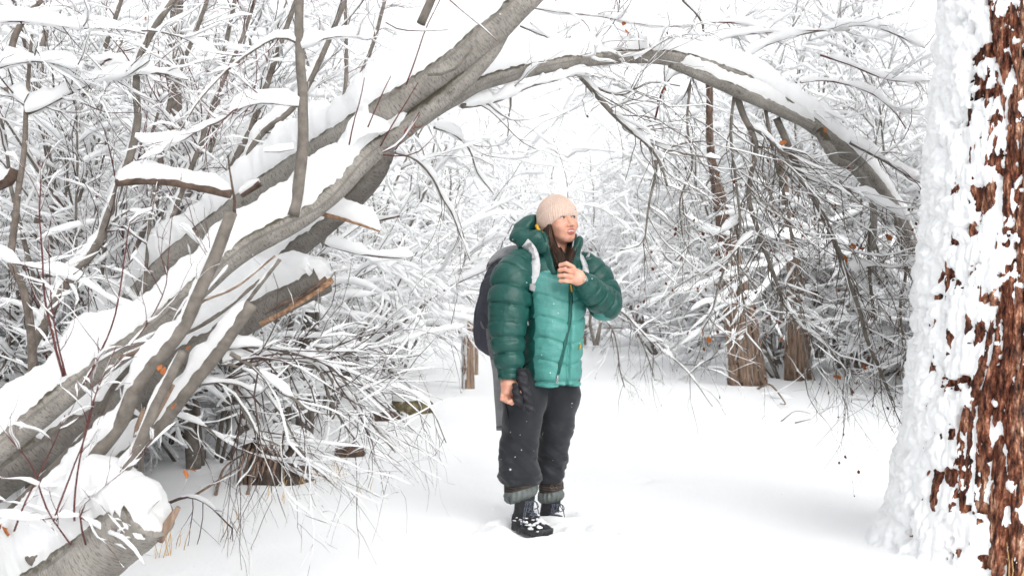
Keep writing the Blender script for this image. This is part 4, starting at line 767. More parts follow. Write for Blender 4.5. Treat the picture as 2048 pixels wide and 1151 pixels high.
# boughs bending out over the path from the left, and the little spray beyond the elbow
OB = thing('bowed_bush', 'slender snow-bowed bush whose sprays reach out beyond the person\'s elbow', 'bush', P(1190, 690, 9.2)); ob_ = Traced(OB, OB.location, 81)
ob_.branch([(1190, 690), (1180, 640), (1195, 610), (1235, 618), (1275, 655), (1310, 690), (1370, 738), (1425, 812)], 9.0, 3.4, 1.2, 1.4, twigs=14, L=(0.3, 0.9), bias=(0.1, 0, -0.3), trop=(0, 0, -0.05), base=0.03)
ob_.branch([(1190, 690), (1205, 640), (1225, 660), (1235, 700), (1240, 740), (1250, 775)], 9.0, 2.6, 1.0, 0.8, twigs=10, L=(0.2, 0.6), bias=(0.1, 0, -0.3), trop=(0, 0, -0.05), base=0.03)
ob_.branch([(1195, 690), (1215, 600), (1260, 640), (1290, 700), (1310, 760)], 9.2, 2.6, 1.0, 1.2, twigs=10, L=(0.3, 0.7), bias=(0.1, 0, -0.3), trop=(0, 0, -0.05), base=0.03)
ob_.done()
# ------------------------------------------------------------------ solid shapes from distance functions
def smin(a, b, k): h = np.clip(0.5 + 0.5 * (b - a) / k, 0, 1); return b + (a - b) * h - k * h * (1 - h)
def smax(a, b, k): return -smin(-a, -b, k)
def sph(p, c, r): return np.linalg.norm(p - np.asarray(c), axis=-1) - r
def ell(q, R): R = np.asarray(R); k0 = np.linalg.norm(q / R, axis=-1); k1 = np.linalg.norm(q / (R * R), axis=-1) + 1e-6; return k0 * (k0 - 1) / k1
def cap(p, a, b, ra, rb):
    a = np.asarray(a, float); ba = np.asarray(b, float) - a; pa = p - a; t = np.clip((pa @ ba) / (ba @ ba + 1e-12), 0, 1)
    return np.linalg.norm(pa - t[:, None] * ba, axis=-1) - (ra + (rb - ra) * t)
def chain(p, C, k=0.02, want_s=False):
    """smooth chain of round cones; C rows x y z r.  s = distance along the chain at the nearest point"""
    d = None; s0 = 0; S = None
    for i in range(len(C) - 1):
        a, ba = C[i, :3], C[i + 1, :3] - C[i, :3]; L = np.linalg.norm(ba); t = np.clip(((p - a) @ ba) / (L * L), 0, 1)
        di = np.linalg.norm(p - a - t[:, None] * ba, axis=-1) - (C[i, 3] + (C[i + 1, 3] - C[i, 3]) * t); si = s0 + t * L; s0 += L
        if d is None: d, S = di, si
        else: S = np.where(di < d, si, S); d = smin(d, di, k)
    return (d, S) if want_s else d
def sdf_mesh(fn, axes, block=6, slack=1.25):
    """surface nets over a rectilinear grid, worked out only near the surface"""
    ax = [np.asarray(a, np.float32) for a in axes]
    ax = [np.concatenate([a, a[-1] + (a[-1] - a[-2]) * np.arange(1, block - (len(a) % block) + 1)]) if len(a) % block else a for a in ax]
    n = [len(a) for a in ax]; nb = [k // block for k in n]
    ctr = [a.reshape(-1, block).mean(1) for a in ax]; ext = [np.ptp(a.reshape(-1, block), axis=1) * 0.5 * (block + 1) / (block - 1) for a in ax]
    G = np.stack(np.meshgrid(*ctr, indexing='ij'), -1).reshape(-1, 3); E = np.stack(np.meshgrid(*ext, indexing='ij'), -1).reshape(-1, 3)
    dc = fn(G.astype(np.float64)); act = (np.abs(dc) < np.linalg.norm(E, axis=1) * slack + 0.012).reshape(nb)
    D = np.where(dc < 0, -1.0, 1.0).astype(np.float32).reshape(nb)
    for a in range(3): D = np.repeat(D, block, axis=a)
    A = act
    for a in range(3): A = np.repeat(A, block, axis=a)
    idx = np.argwhere(A)
    pts = np.stack([ax[0][idx[:, 0]], ax[1][idx[:, 1]], ax[2][idx[:, 2]]], -1).astype(np.float64)
    out = np.empty(len(pts), np.float32)
    for i in range(0, len(pts), 300000): out[i:i + 300000] = fn(pts[i:i + 300000])
    D[idx[:, 0], idx[:, 1], idx[:, 2]] = out
    I = D < 0; c = np.zeros([k - 1 for k in n], np.int8); sl = [(slice(0, -1), slice(1, None))[k] for k in (0, 1)]
    for i in (0, 1):
        for j in (0, 1):
            for k in (0, 1): c += I[sl[i], sl[j], sl[k]]
    cells = np.argwhere((c > 0) & (c < 8)); vid = np.full(c.shape, -1, np.int32); vid[cells[:, 0], cells[:, 1], cells[:, 2]] = np.arange(len(cells))
    offs = np.array([[i, j, k] for i in (0, 1) for j in (0, 1) for k in (0, 1)]); vals = np.stack([D[cells[:, 0] + o[0], cells[:, 1] + o[1], cells[:, 2] + o[2]] for o in offs], 1)
    acc = np.zeros((len(cells), 3)); cnt = np.zeros(len(cells))
    for a in range(8):
        for b in range(a + 1, 8):
            if np.abs(offs[a] - offs[b]).sum() != 1: continue
            va, vb = vals[:, a], vals[:, b]; m = (va < 0) != (vb < 0); t = np.where(m, va / np.where(m, va - vb, 1), 0)
            acc += m[:, None] * (offs[a] + t[:, None] * (offs[b] - offs[a])); cnt += m
    fr = acc / cnt[:, None]
    V = np.stack([ax[k][cells[:, k]] + fr[:, k] * (ax[k][cells[:, k] + 1] - ax[k][cells[:, k]]) for k in range(3)], 1)
    F = []
    for a in range(3):
        b_, c_ = (a + 1) % 3, (a + 2) % 3; s0 = [slice(None)] * 3; s1 = [slice(None)] * 3; s0[a] = slice(0, -1); s1[a] = slice(1, None)
        e = np.argwhere(I[tuple(s0)] != I[tuple(s1)]); e = e[(e[:, b_] > 0) & (e[:, c_] > 0) & (e[:, b_] < n[b_] - 1) & (e[:, c_] < n[c_] - 1)]
        def cell(db, dc):
            q = e.copy(); q[:, b_] -= db; q[:, c_] -= dc; return vid[q[:, 0], q[:, 1], q[:, 2]]
        q = np.stack([cell(1, 1), cell(0, 1), cell(0, 0), cell(1, 0)], 1); ins = I[e[:, 0], e[:, 1], e[:, 2]]
        q[~ins] = q[~ins][:, ::-1]; F.append(q)
    F = np.concatenate(F); return V, F[(F >= 0).all(1)]
def box_axes(lo, hi, h): return [np.arange(lo[k], hi[k] + h, h) for k in range(3)]
def blend_axis(lo, hi, fine, h0, h1):
    """axis with step h0 inside the fine spans and h1 outside"""
    v = [lo]
    while v[-1] < hi: v.append(v[-1] + (h0 if any(a <= v[-1] <= b for a, b in fine) else h1))
    return np.array(v)

# ------------------------------------------------------------------ the person
D0 = 5.2
def pp(x, y, dy=0.0): return P(x, y, D0 + dy)
PX = D0 / FPX
PB = np.array([pp(1075, 1040)[0], D0, 0.0])
PER = thing('person', 'person in a green puffer jacket, cream knit beanie and dark trousers, hand at the collar', 'person', PB)
def put(name, V, F, mat, parent=PER, org=PB, **kw): return ob(name, mesh_from(name, V - org, F), mat, parent, **kw)
YAW = math.radians(25); FR = np.array([math.sin(YAW), -math.cos(YAW), 0]); LT_ = np.array([math.cos(YAW), math.sin(YAW), 0])
# head frame
HY, HP, HR = math.radians(31), math.radians(7), math.radians(-4)
hF = np.array([math.sin(HY), -math.cos(HY), 0]); hL = np.array([math.cos(HY), math.sin(HY), 0]); hU = np.array([0, 0, 1.0])
hF, hU = hF * math.cos(HP) + hU * math.sin(HP), hU * math.cos(HP) - hF * math.sin(HP)
hL, hU = hL * math.cos(HR) - hU * math.sin(HR), hU * math.cos(HR) + hL * math.sin(HR)
H0 = pp(1117, 441, 0.0); HS_ = 1.08
def hl(p): q = (p - H0) / HS_; return np.stack([q @ hL, q @ hF, q @ hU], -1)
def hw(l, f, u): return H0 + HS_ * (l * hL + f * hF + u * hU)
def near(p, c, R, fn, far=0.03):
    """fn only near c; elsewhere a safe lower bound"""
    d = np.linalg.norm(p - c, axis=1) - R; out = d + far; m = d < 0
    if m.any(): out[m] = fn(p[m])
    return out
def head_fn(p): return near(p, H0 + hU * -0.01, 0.19, head_core)
def head_core(p):
    q = hl(p); m = np.abs(q[:, 0]); qs = np.stack([m, q[:, 1], q[:, 2]], -1)
    d = ell(q - [0, -0.012, 0.03], (0.074, 0.094, 0.092))
    d = smin(d, ell(q - [0, 0.030, -0.033], (0.0585, 0.062, 0.076)), 0.03)
    d = smin(d, ell(q - [0, 0.058, -0.088], (0.026, 0.027, 0.023)), 0.03)
    d = smin(d, cap(qs, (0.014, 0.062, -0.094), (0.052, -0.005, -0.050), 0.012, 0.015), 0.025)
    d = smin(d, sph(qs, (0.036, 0.060, -0.034), 0.026), 0.025)
    d = smin(d, cap(qs, (0.0, 0.080, 0.022), (0.040, 0.066, 0.022), 0.014, 0.012), 0.016)
    d = smax(d, -ell(qs - [0.0305, 0.101, -0.001], (0.021, 0.022, 0.0125)), 0.012)
    d = smin(d, ell(qs - [0.0305, 0.0715, -0.001], (0.0175, 0.0145, 0.0135)), 0.006)
    d = smin(d, cap(q, (0, 0.085, 0.004), (0, 0.104, -0.036), 0.0075, 0.0105), 0.010)
    d = smin(d, sph(qs, (0.0115, 0.096, -0.041), 0.0082), 0.006)
    d = smin(d, ell(q - [0, 0.083, -0.067], (0.024, 0.016, 0.015)), 0.014)      # muzzle
    d = smax(d, -ell(q - [0, 0.106, -0.0675], (0.020, 0.012, 0.0058)), 0.004)  # parted lips
    d = smax(d, -ell(q - [0, 0.096, -0.083], (0.02, 0.008, 0.004)), 0.008)
    return d * HS_
NECK = np.array([[*hw(0, -0.018, -0.06), 0.052], [*pp(1112, 505, 0.02), 0.052], [*pp(1110, 535, 0.03), 0.06]])
# sleeves (and arms inside them)
RA = np.array([[*pp(x, y, dy), r * PX] for x, y, dy, r in ((1040, 526, -.04, 33), (1024, 560, -.09, 39), (1019, 600, -.12, 40), (1015, 640, -.135, 36.5), (1015, 680, -.15, 32), (1018, 720, -.16, 27), (1019, 750, -.165, 22.5))])
LA = np.array([[*pp(x, y, dy), r * PX] for x, y, dy, r in ((1170, 528, .06, 29), (1190, 556, .05, 33), (1206, 588, .02, 33), (1210, 607, -.03, 30), (1193, 591, -.11, 26), (1175, 573, -.18, 22), (1165, 562, -.215, 18.5))])
RA[:, 3] *= 0.94; LA[:, 3] *= 0.95
# hands
def hpts(rows): return [np.array(pp(x, y, dy)) for x, y, dy in rows]
RH_F = [hpts(r) for r in (((1006, 785, -.175), (1004, 797, -.20), (1016, 803, -.225), (1027, 800, -.215)), ((1012, 789, -.17), (1012, 801, -.195), (1024, 806, -.21), (1033, 801, -.20)), ((1018, 788, -.155), (1020, 800, -.17), (1031, 803, -.185), (1038, 797, -.18)), ((1022, 785, -.14), (1026, 796, -.15), (1036, 797, -.165), (1041, 790, -.165)))]
RH_T = hpts(((1026, 765, -.185), (1036, 772, -.215), (1042, 783, -.225)))
LH_F = [hpts(r) for r in (((1146, 534, -.245), (1133, 527, -.262), (1121, 530, -.250), (1123, 535, -.225)), ((1142, 543, -.252), (1130, 538, -.272), (1119.5, 540, -.262), (1122, 544, -.235)), ((1141, 553, -.250), (1129, 550, -.270), (1118.5, 551, -.262), (1122, 554, -.235)), ((1144, 563, -.243), (1131, 561, -.262), (1120.5, 561, -.255), (1123, 563, -.23)))]
LH_T = hpts(((1148, 542, -.225), (1136, 534, -.222), (1125, 536, -.228)))
def fingers(p, d, FS, r0, k):
    for i, f in enumerate(FS):
        e = None
        for a in range(3):
            c = cap(p, f[a], f[a + 1], r0 - 0.0009 * a - 0.0005 * i, r0 - 0.0009 * (a + 1) - 0.0005 * i); e = c if e is None else smin(e, c, 0.003)
        d = smin(d, e, k)
    return d
def hand_r(p):
    d = cap(p, pp(1019, 745, -.165), pp(1017, 762, -.170), 0.031, 0.033)
    d = smin(d, cap(p, pp(1014, 768, -.172), pp(1012, 782, -.175), 0.033, 0.026), 0.02)
    d = smin(d, cap(p, pp(1021, 768, -.160), pp(1020, 782, -.155), 0.030, 0.022), 0.02)
    d = fingers(p, d, RH_F, 0.0118, 0.006)
    return smin(d, smin(cap(p, RH_T[0], RH_T[1], 0.017, 0.0125), cap(p, RH_T[1], RH_T[2], 0.0125, 0.010), 0.004), 0.008)
def hand_l(p):
    h = smin(cap(p, pp(1168, 562, -.215), pp(1157, 557, -.228), 0.028, 0.030), cap(p, pp(1157, 550, -.232), pp(1148, 542, -.245), 0.029, 0.020), 0.02)
    h = smin(h, cap(p, pp(1156, 561, -.228), pp(1149, 560, -.238), 0.028, 0.020), 0.02)
    h = fingers(p, h, LH_F, 0.0128, 0.005)
    return smin(h, smin(cap(p, LH_T[0], LH_T[1], 0.017, 0.012), cap(p, LH_T[1], LH_T[2], 0.012, 0.010), 0.004), 0.007)
def hands_fn(p): return np.minimum(near(p, pp(1020, 778, -.18), 0.13, hand_r), near(p, pp(1144, 550, -.235), 0.13, hand_l))
RL = np.array([[*pp(x, y, dy), r * PX] for x, y, dy, r in ((1064, 752, .0, 42), (1050, 790, -.015, 43), (1043, 850, -.02, 37), (1038, 900, -.02, 33.5), (1037, 940, -.02, 36), (1038, 966, -.02, 36.5))])
LL = np.array([[*pp(x, y, dy), r * PX] for x, y, dy, r in ((1112, 752, .03, 42), (1119, 790, .06, 39), (1114, 850, .09, 32), (1105, 900, .12, 27), (1100, 940, .15, 27), (1100, 970, .16, 27))])
RL[2:, 3] *= 0.95; LL[2:, 3] *= 0.95
def body_fn(p):
    d = smin(head_fn(p), chain(p, NECK, 0.02), 0.03)
    d = smin(d, cap(p, pp(1110, 560, 0.03), pp(1104, 740, 0.02), 0.115, 0.12), 0.05)
    for C in (RA, LA): d = smin(d, chain(p, C * [1, 1, 1, 0.5], 0.02), 0.03)
    for C in (RL, LL): d = smin(d, chain(p, C[:5] * [1, 1, 1, 0.5], 0.02), 0.03)
    return smin(d, hands_fn(p), 0.012)
lo, hi = np.array([-0.14, 4.86, 0.16]), np.array([0.58, 5.5, 1.72])
V, F = sdf_mesh(body_fn, [blend_axis(lo[0], hi[0], [(-0.11, 0.10), (0.14, 0.40)], 0.0031, 0.009), blend_axis(lo[1], hi[1], [(4.9, 5.16)], 0.0031, 0.009), blend_axis(lo[2], hi[2], [(0.60, 0.80), (1.22, 1.38), (1.44, 1.63)], 0.0031, 0.011)])
m, nt, b = nt_new('skin'); nz = N(nt, 'ShaderNodeTexNoise', Scale=26, Detail=4); nt.links.new(coords(nt), nz.inputs['Vector'])
nt.links.new(ramp(nt, nz.outputs[0], [(0.3, (0.52, 0.235, 0.16)), (0.5, (0.59, 0.31, 0.22)), (0.75, (0.63, 0.36, 0.265))]), b.inputs['Base Color']); b.inputs['Roughness'].default_value = 0.5; b.inputs['Subsurface Weight'].default_value = 0.15; b.inputs['Subsurface Radius'].default_value = (0.012, 0.005, 0.003); b.inputs['Subsurface Scale'].default_value = 1.0
M['skin'] = m
BODY = put('body', V, F, m)
# face: eyes, lashes, brows, lips, teeth
def plain(name, c, rough=0.6, spec=0.4): return mat_noise(name, [(0.2, tuple(np.array(c) * 0.85)), (0.8, c)], 60, 2, rough, bstr=0, spec=spec)
M['eye'] = plain('eye_white', (0.62, 0.58, 0.56), 0.2); M['iris'] = plain('iris', (0.035, 0.018, 0.01), 0.15); M['brow'] = plain('brow_hair', (0.045, 0.022, 0.014), 0.7); M['lip'] = plain('lip', (0.42, 0.11, 0.09), 0.35); M['teeth'] = plain('teeth', (0.75, 0.73, 0.70), 0.3); M['mouth'] = plain('mouth_inside', (0.12, 0.03, 0.025), 0.6)
def face_tube(name, rows, mat, k=8):
    W = np.array([[*hw(l, f, u), r] for l, f, u, r in rows]); Q = resample(W, n=14); mb = MB(); tube(mb, Q[:, :3], Q[:, 3], k); return mb.build(name, mat, PER, PB)
def ball(c, R3, axes3, nu=20, nv=12):
    u, v = np.meshgrid(np.linspace(0, 2 * np.pi, nu, endpoint=False), np.linspace(0.03, np.pi - 0.03, nv)); d = np.stack([np.cos(u) * np.sin(v), np.cos(v), np.sin(u) * np.sin(v)], -1) * np.asarray(R3)
    return c + d[..., :1] * axes3[0] + d[..., 1:2] * axes3[1] + d[..., 2:] * axes3[2], grid_faces(1, nv, nu)
for sgn in (-1, 1):
    mb = MB(); mb.add(*ball(hw(sgn * 0.0305, 0.0835, -0.0015), (0.0122, 0.0045, 0.0052), (hL, hF, hU))); e = mb.build('eye', M['eye'], PER, PB)
    mb = MB(); mb.add(*ball(hw(sgn * 0.0305 + 0.0025, 0.0870, -0.0008), (0.0052, 0.0018, 0.0052), (hL, hF, hU))); mb.build('iris', M['iris'], e)
    for q_ in (e.children[0],): q_.data.transform(__import__('mathutils').Matrix.Translation(Vector(-PB)))
    face_tube('eyelash', [(sgn * 0.0455, 0.0765, -0.0015, 0.0009), (sgn * 0.040, 0.0845, 0.0036, 0.0016), (sgn * 0.031, 0.0885, 0.0052, 0.0018), (sgn * 0.022, 0.0865, 0.0032, 0.0014), (sgn * 0.0175, 0.083, -0.001, 0.0009)], M['brow'])
face_tube('lip', [(-0.0275, 0.083, -0.0665, 0.001), (-0.015, 0.0962, -0.0620, 0.0034), (-0.004, 0.1015, -0.0605, 0.0036), (0, 0.1018, -0.0615, 0.0034), (0.004, 0.1015, -0.0605, 0.0036), (0.015, 0.0962, -0.0620, 0.0034), (0.0275, 0.083, -0.0665, 0.001)], M['lip'])
face_tube('lip', [(-0.0275, 0.083, -0.0675, 0.001), (-0.014, 0.0955, -0.0755, 0.0038), (0, 0.1000, -0.0785, 0.0046), (0.014, 0.0955, -0.0755, 0.0038), (0.0275, 0.083, -0.0675, 0.001)], M['lip'])
face_tube('teeth', [(-0.018, 0.0905, -0.0660, 0.002), (-0.008, 0.0957, -0.0662, 0.0037), (0, 0.0968, -0.0662, 0.0041), (0.008, 0.0957, -0.0662, 0.0037), (0.018, 0.0905, -0.0660, 0.002)], M['teeth'])
face_tube('mouth', [(-0.018, 0.090, -0.0685, 0.0025), (0, 0.0945, -0.0695, 0.0045), (0.018, 0.090, -0.0685, 0.0025)], M['mouth'])
for sgn in (-1, 1): face_tube('nostril', [(sgn * 0.0085, 0.1005, -0.0478, 0.001), (sgn * 0.0055, 0.1035, -0.0475, 0.0026), (sgn * 0.003, 0.105, -0.0470, 0.001)], M['mouth'])

# hair under the beanie
rng = np.random.default_rng(12); hm = MB(); HAIR = [((1095, 438, -.030), (1096, 455, -.055), (1098, 474, -.072), (1106, 500, -.102), (1119, 530, -.132)), ((1092, 442, -.018), (1093, 459, -.04), (1095, 480, -.060), (1109, 508, -.098), (1122, 540, -.126)), ((1097, 436, -.038), (1099, 453, -.064), (1102, 478, -.082), (1112, 505, -.116), (1123, 534, -.138)), ((1150, 470, .030), (1149, 480, .0), (1148, 490, -.04), (1144, 508, -.092), (1133, 536, -.130)), ((1149, 472, .032), (1148, 482, .0), (1146, 494, -.04), (1141, 514, -.088), (1130, 540, -.118)), ((1120, 497, -.040), (1124, 510, -.068), (1128, 526, -.098), (1130, 545, -.115)), ((1106, 486, -.02), (1115, 504, -.055), (1122, 522, -.09), (1126, 545, -.11)), ((1140, 494, -.03), (1137, 508, -.062), (1132, 526, -.095), (1130, 545, -.112))]
for i in range(300):
    g = HAIR[i % 8]; j = rng.normal(0, 1, 3) * np.array([0.0065, 0.008, 0.003]); W = []
    for a, (x, y, dy) in enumerate(g): W.append([*(pp(x, y, dy) + j * (0.5 + 0.25 * a) + rng.normal(0, 0.0025, 3)), (0.0026, 0.0030, 0.0028, 0.0024, 0.0012)[a + 5 - len(g)]])
    Q = resample(np.array(W), n=12); Q[:, 0] += 0.003 * np.sin(np.linspace(0, 7, 12) + i); tube(hm, Q[:, :3], Q[:, 3], 5)
M['hair'] = mat_noise('hair', [(0.3, (0.012, 0.006, 0.004)), (0.55, (0.04, 0.019, 0.011)), (0.75, (0.11, 0.055, 0.03))], 30, 4, 0.45, (1, 1, 0.15), 0.3)
hm.build('hair', M['hair'], PER, PB)

# beanie
nth, nv = 300, 34; th = np.linspace(0, 2 * np.pi, nth, endpoint=False); cc = np.array([0, -0.014, 0.026]); R3 = np.array([0.0850, 0.101, 0.091])
ph = np.linspace(0.02, 2.9, 400); fb = cc[1] + R3[1] * np.sin(ph)[None] * np.cos(th)[:, None]; ub = cc[2] + R3[2] * np.cos(ph)[None] + 0 * fb
below = ub < (-0.037 + 0.56 * fb); phb = ph[np.argmax(below, 1)]
def hat(v0, v1, n, off, ribs, amp, close=False):
    vv = np.linspace(v0, v1, n); PHI = phb[:, None] * (1 - vv[None]); rb = amp * np.abs(np.cos(ribs * th / 2))[:, None] ** 0.7 * np.clip(np.sin(PHI) * 1.4, 0.05, 1); r = off(vv)[None] + rb
    tall = 1 + 0.10 * np.cos(PHI) ** 3
    q = np.stack([(R3[0] + r) * np.sin(PHI) * np.sin(th)[:, None] + cc[0], (R3[1] + r) * np.sin(PHI) * np.cos(th)[:, None] + cc[1], (R3[2] + r) * np.cos(PHI) * tall + cc[2]], -1)
    Wd = H0 + HS_ * (q[..., :1] * hL + q[..., 1:2] * hF + q[..., 2:] * hU); return Wd.transpose(1, 0, 2)
M['knit'] = mat_noise('cream_knit', [(0.3, (0.52, 0.38, 0.31)), (0.7, (0.66, 0.51, 0.43))], 130, 4, 0.9, bstr=0.5, bdist=0.003, spec=0.1, sheen=0.3)
mb = MB(); mb.add(hat(0.02, 0.985, 40, lambda v: 0.004 + 0 * v, 56, 0.0042), grid_faces(1, 40, nth)); BEAN = mb.build('beanie', M['knit'], PER, PB)
mb = MB(); mb.add(hat(-0.02, 0.40, 26, lambda v: 0.003 + 0.0075 * (1 - np.abs((v - 0.19) / 0.21) ** 6), 56, 0.0034), grid_faces(1, 26, nth)); CUFF = mb.build('folded_cuff', M['knit'], BEAN, PB)
# small woven tag on the cuff: white with a blue mark
def quad_patch(c, ux, uy, w, h, bend=0.0): return np.array([c - ux * w - uy * h, c + ux * w - uy * h, c + ux * w + uy * h, c - ux * w + uy * h]), np.array([[0, 1, 2, 3]])

# ------------------------------------------------------------------ jacket
ROWS = [(500, 1086, 1146, .080, .02), (512, 1064, 1164, .10, .025), (526, 1046, 1180, .118, .03), (545, 1038, 1187, .134, .03), (575, 1036, 1183, .148, .02), (615, 1039, 1173, .158, .01), (660, 1039, 1169, .165, .0), (700, 1038, 1167, .166, .0), (740, 1039, 1164, .162, .0), (785, 1042, 1161, .152, .0)]
zs = np.array([pp(0, y)[2] for y, *_ in ROWS])[::-1]; tcx = np.array([pp((a + b_) / 2, 0)[0] for _, a, b_, *_ in ROWS])[::-1]; thw = np.array([(b_ - a) / 2 * PX for _, a, b_, *_ in ROWS])[::-1] - 0.014; tb = np.array([r[3] for r in ROWS])[::-1]; tdy = np.array([r[4] for r in ROWS])[::-1] + D0
ta = np.sqrt(np.maximum(thw ** 2 - (tb * math.sin(YAW)) ** 2, 0.002)) / math.cos(YAW)
ZHEM, ZTOP = pp(0, 767)[2], pp(0, 506)[2]
def uv_torso(p):
    z = p[:, 2]; x = p[:, 0] - np.interp(z, zs, tcx); y = p[:, 1] - np.interp(z, zs, tdy); return x * LT_[0] + y * LT_[1], x * FR[0] + y * FR[1]
def torso_raw(p):
    z = p[:, 2]; u, v = uv_torso(p); a = np.interp(z, zs, ta); b_ = np.interp(z, zs, tb); n = 2.3
    d = ((np.abs(u / a) ** n + np.abs(v / b_) ** n) ** (1 / n) - 1) * np.minimum(a, b_)
    return smax(smax(d, ZHEM - z, 0.012), z - ZTOP, 0.03)
UZ = 0.018
def torso_fn(p):
    d = torso_raw(p); u, v = uv_torso(p); z = p[:, 2]; front = np.clip(v / 0.1, -1, 1)
    w = (z - 0.30 * np.abs(u - UZ) * front + 0.010 * fbm(np.stack([u * 5, z * 2, 0 * u], -1), 2, 3)) / 0.108 + 0.28; fr = np.abs(2 * (w - np.floor(w)) - 1)
    puff = 0.0105 * (1 - fr ** 9)
    wr = 0.0052 * fbm(np.stack([u * 26, z * 9, v * 9], -1), 3, 5) * (0.45 + 0.9 * fr ** 2) + 0.0035 * fbm(np.stack([u * 11, z * 42, v * 11], -1), 2, 7) + 0.006 * fbm(p * 7, 2, 8)
    zip_ = 0.016 * np.exp(-((u - UZ) / 0.010) ** 2) * (v > 0)
    seam = 0.0
    hem = 0.010 * np.exp(-((z - ZHEM - 0.022) / 0.010) ** 2)
    return d - puff - wr + zip_ + seam + hem + 0.006
def sleeve_fn(C, cut, seed, pitch=0.082):
    Ltot = np.linalg.norm(np.diff(C[:, :3], axis=0), axis=1).sum(); T1 = unit(C[-1, :3] - C[-2, :3]); ang = seed
    def fn(p):
        d, s = chain(p, C, 0.03, True); w = s / pitch + 0.18 * fbm(p * 7, 2, seed); fr = np.abs(2 * (w - np.floor(w)) - 1); fade = np.clip((Ltot - s) / 0.07, 0.15, 1)
        d = d - (0.0135 * (1 - fr ** 4) - 0.006) * fade - 0.0055 * fbm(p * np.array([22, 22, 26]), 3, seed + 1) * (0.5 + fr ** 2) * fade - 0.006 * fbm(p * 8, 2, seed + 2) * fade
        return smax(d, (p - C[-1, :3]) @ T1 - cut, 0.006)
    return fn, Ltot, T1
def nylon(name, c0, c1, rough=0.42, sheen=0.0):
    """thin down-jacket nylon: even colour, a soft sheen, sharp little creases"""
    m, nt, b = nt_new(name); n1 = N(nt, 'ShaderNodeTexNoise', Scale=14, Detail=4, Roughness=0.6); nt.links.new(coords(nt), n1.inputs['Vector']); h = n1.outputs[0]
    for sc, vec, w in ((26, (1, 1, 0.4), 1.0), (38, (0.45, 0.45, 1.2), 0.8), (90, (1, 1, 0.8), 0.25)):
        n2 = N(nt, 'ShaderNodeTexNoise', Scale=sc, Detail=3, Roughness=0.55, Distortion=0.6); nt.links.new(coords(nt, vec), n2.inputs['Vector'])
        sub = N(nt, 'ShaderNodeMath', operation='SUBTRACT'); nt.links.new(n2.outputs[0], sub.inputs[0]); sub.inputs[1].default_value = 0.5; ab = N(nt, 'ShaderNodeMath', operation='ABSOLUTE'); nt.links.new(sub.outputs[0], ab.inputs[0])
        mu = N(nt, 'ShaderNodeMath', operation='MULTIPLY_ADD'); nt.links.new(ab.outputs[0], mu.inputs[0]); mu.inputs[1].default_value = w; nt.links.new(h, mu.inputs[2]); h = mu.outputs[0]
    nt.links.new(ramp(nt, n1.outputs[0], [(0.3, c0), (0.7, c1)]), b.inputs['Base Color']); b.inputs['Roughness'].default_value = rough; b.inputs['Specular IOR Level'].default_value = 0.4
    bump(nt, b, h, 0.45, 0.009); return m
M['teal'] = nylon('teal_nylon', (0.054, 0.215, 0.19), (0.07, 0.262, 0.235)); M['green'] = nylon('dark_green_nylon', (0.004, 0.050, 0.041), (0.008, 0.072, 0.060))
V, F = sdf_mesh(torso_fn, box_axes((-0.02, 4.98, ZHEM - 0.03), (0.47, 5.42, ZTOP + 0.06), 0.005))
fc = V[F].mean(1); u, v = uv_torso(fc); yoke = pp(0, 533)[2] - 0.10 * np.clip(np.abs(u - UZ) / 0.16, 0, 1) ** 1.2 * 0.3
mi = ((fc[:, 2] > yoke) | (v < -0.05) | (np.abs(u) > np.interp(fc[:, 2], zs, ta) * 0.93)).astype(int)
me = mesh_from('jacket', V - PB, F, mats=[M['teal'], M['green']], mi=mi); JK = ob('jacket', me, None, PER)
RSF, RL_T, RT1 = sleeve_fn(RA, 0.012, 31); LSF, LL_T, LT1 = sleeve_fn(LA, 0.008, 41, 0.075)
for fn, C, nm in ((RSF, RA, 'r'), (LSF, LA, 'l')):
    lo = (C[:, :3] - C[:, 3:]).min(0) - 0.03; hi = (C[:, :3] + C[:, 3:]).max(0) + 0.03; V, F = sdf_mesh(fn, box_axes(lo, hi, 0.005))
    if nm == 'l':
        fc = V[F].mean(1); patch = ((fc - pp(1206, 628, -.04)) ** 2).sum(1) < 0.052 ** 2; me = mesh_from('sleeve', V - PB, F, mats=[M['green'], M['teal']], mi=patch.astype(int)); ob('sleeve', me, None, JK)
    else: put('sleeve', V, F, M['green'], JK)
# hood bundled behind the neck, and the standing collar
HB = [(1042, 462, .03, 20), (1058, 447, .05, 19), (1078, 440, .06, 17), (1036, 474, .0, 17), (1052, 482, -.03, 19), (1070, 476, -.03, 19), (1086, 486, -.05, 18), (1100, 470, .10, 22), (1072, 460, .10, 24), (1130, 470, .13, 18), (1094, 500, -.06, 17)]
def hood_fn(p):
    d = None
    for i, (x, y, dy, r) in enumerate(HB):
        e = sph(p, pp(x, y, dy), r * PX); d = e if d is None else smin(d, e, 0.03)
    d = smax(d, -(np.linalg.norm((hl(p) - [0, -0.014, 0.026]) / np.array([0.101, 0.118, 0.12]), axis=1) - 1) * 0.1, 0.01)
    return d - 0.006 * fbm(p * 13, 2, 61) - 0.0045 * np.sin(p[:, 0] * 60 - p[:, 2] * 70 + 2.2 * fbm(p * 8, 2, 62)) - 0.002 * fbm(p * 40, 2, 63)
V, F = sdf_mesh(hood_fn, box_axes((-0.05, 5.0, 1.38), (0.36, 5.42, 1.65), 0.0042)); put('hood', V, F, M['green'], JK)
CC = pp(1119, 506, 0.012); ZC0, ZC1 = pp(0, 540)[2], pp(0, 470)[2]
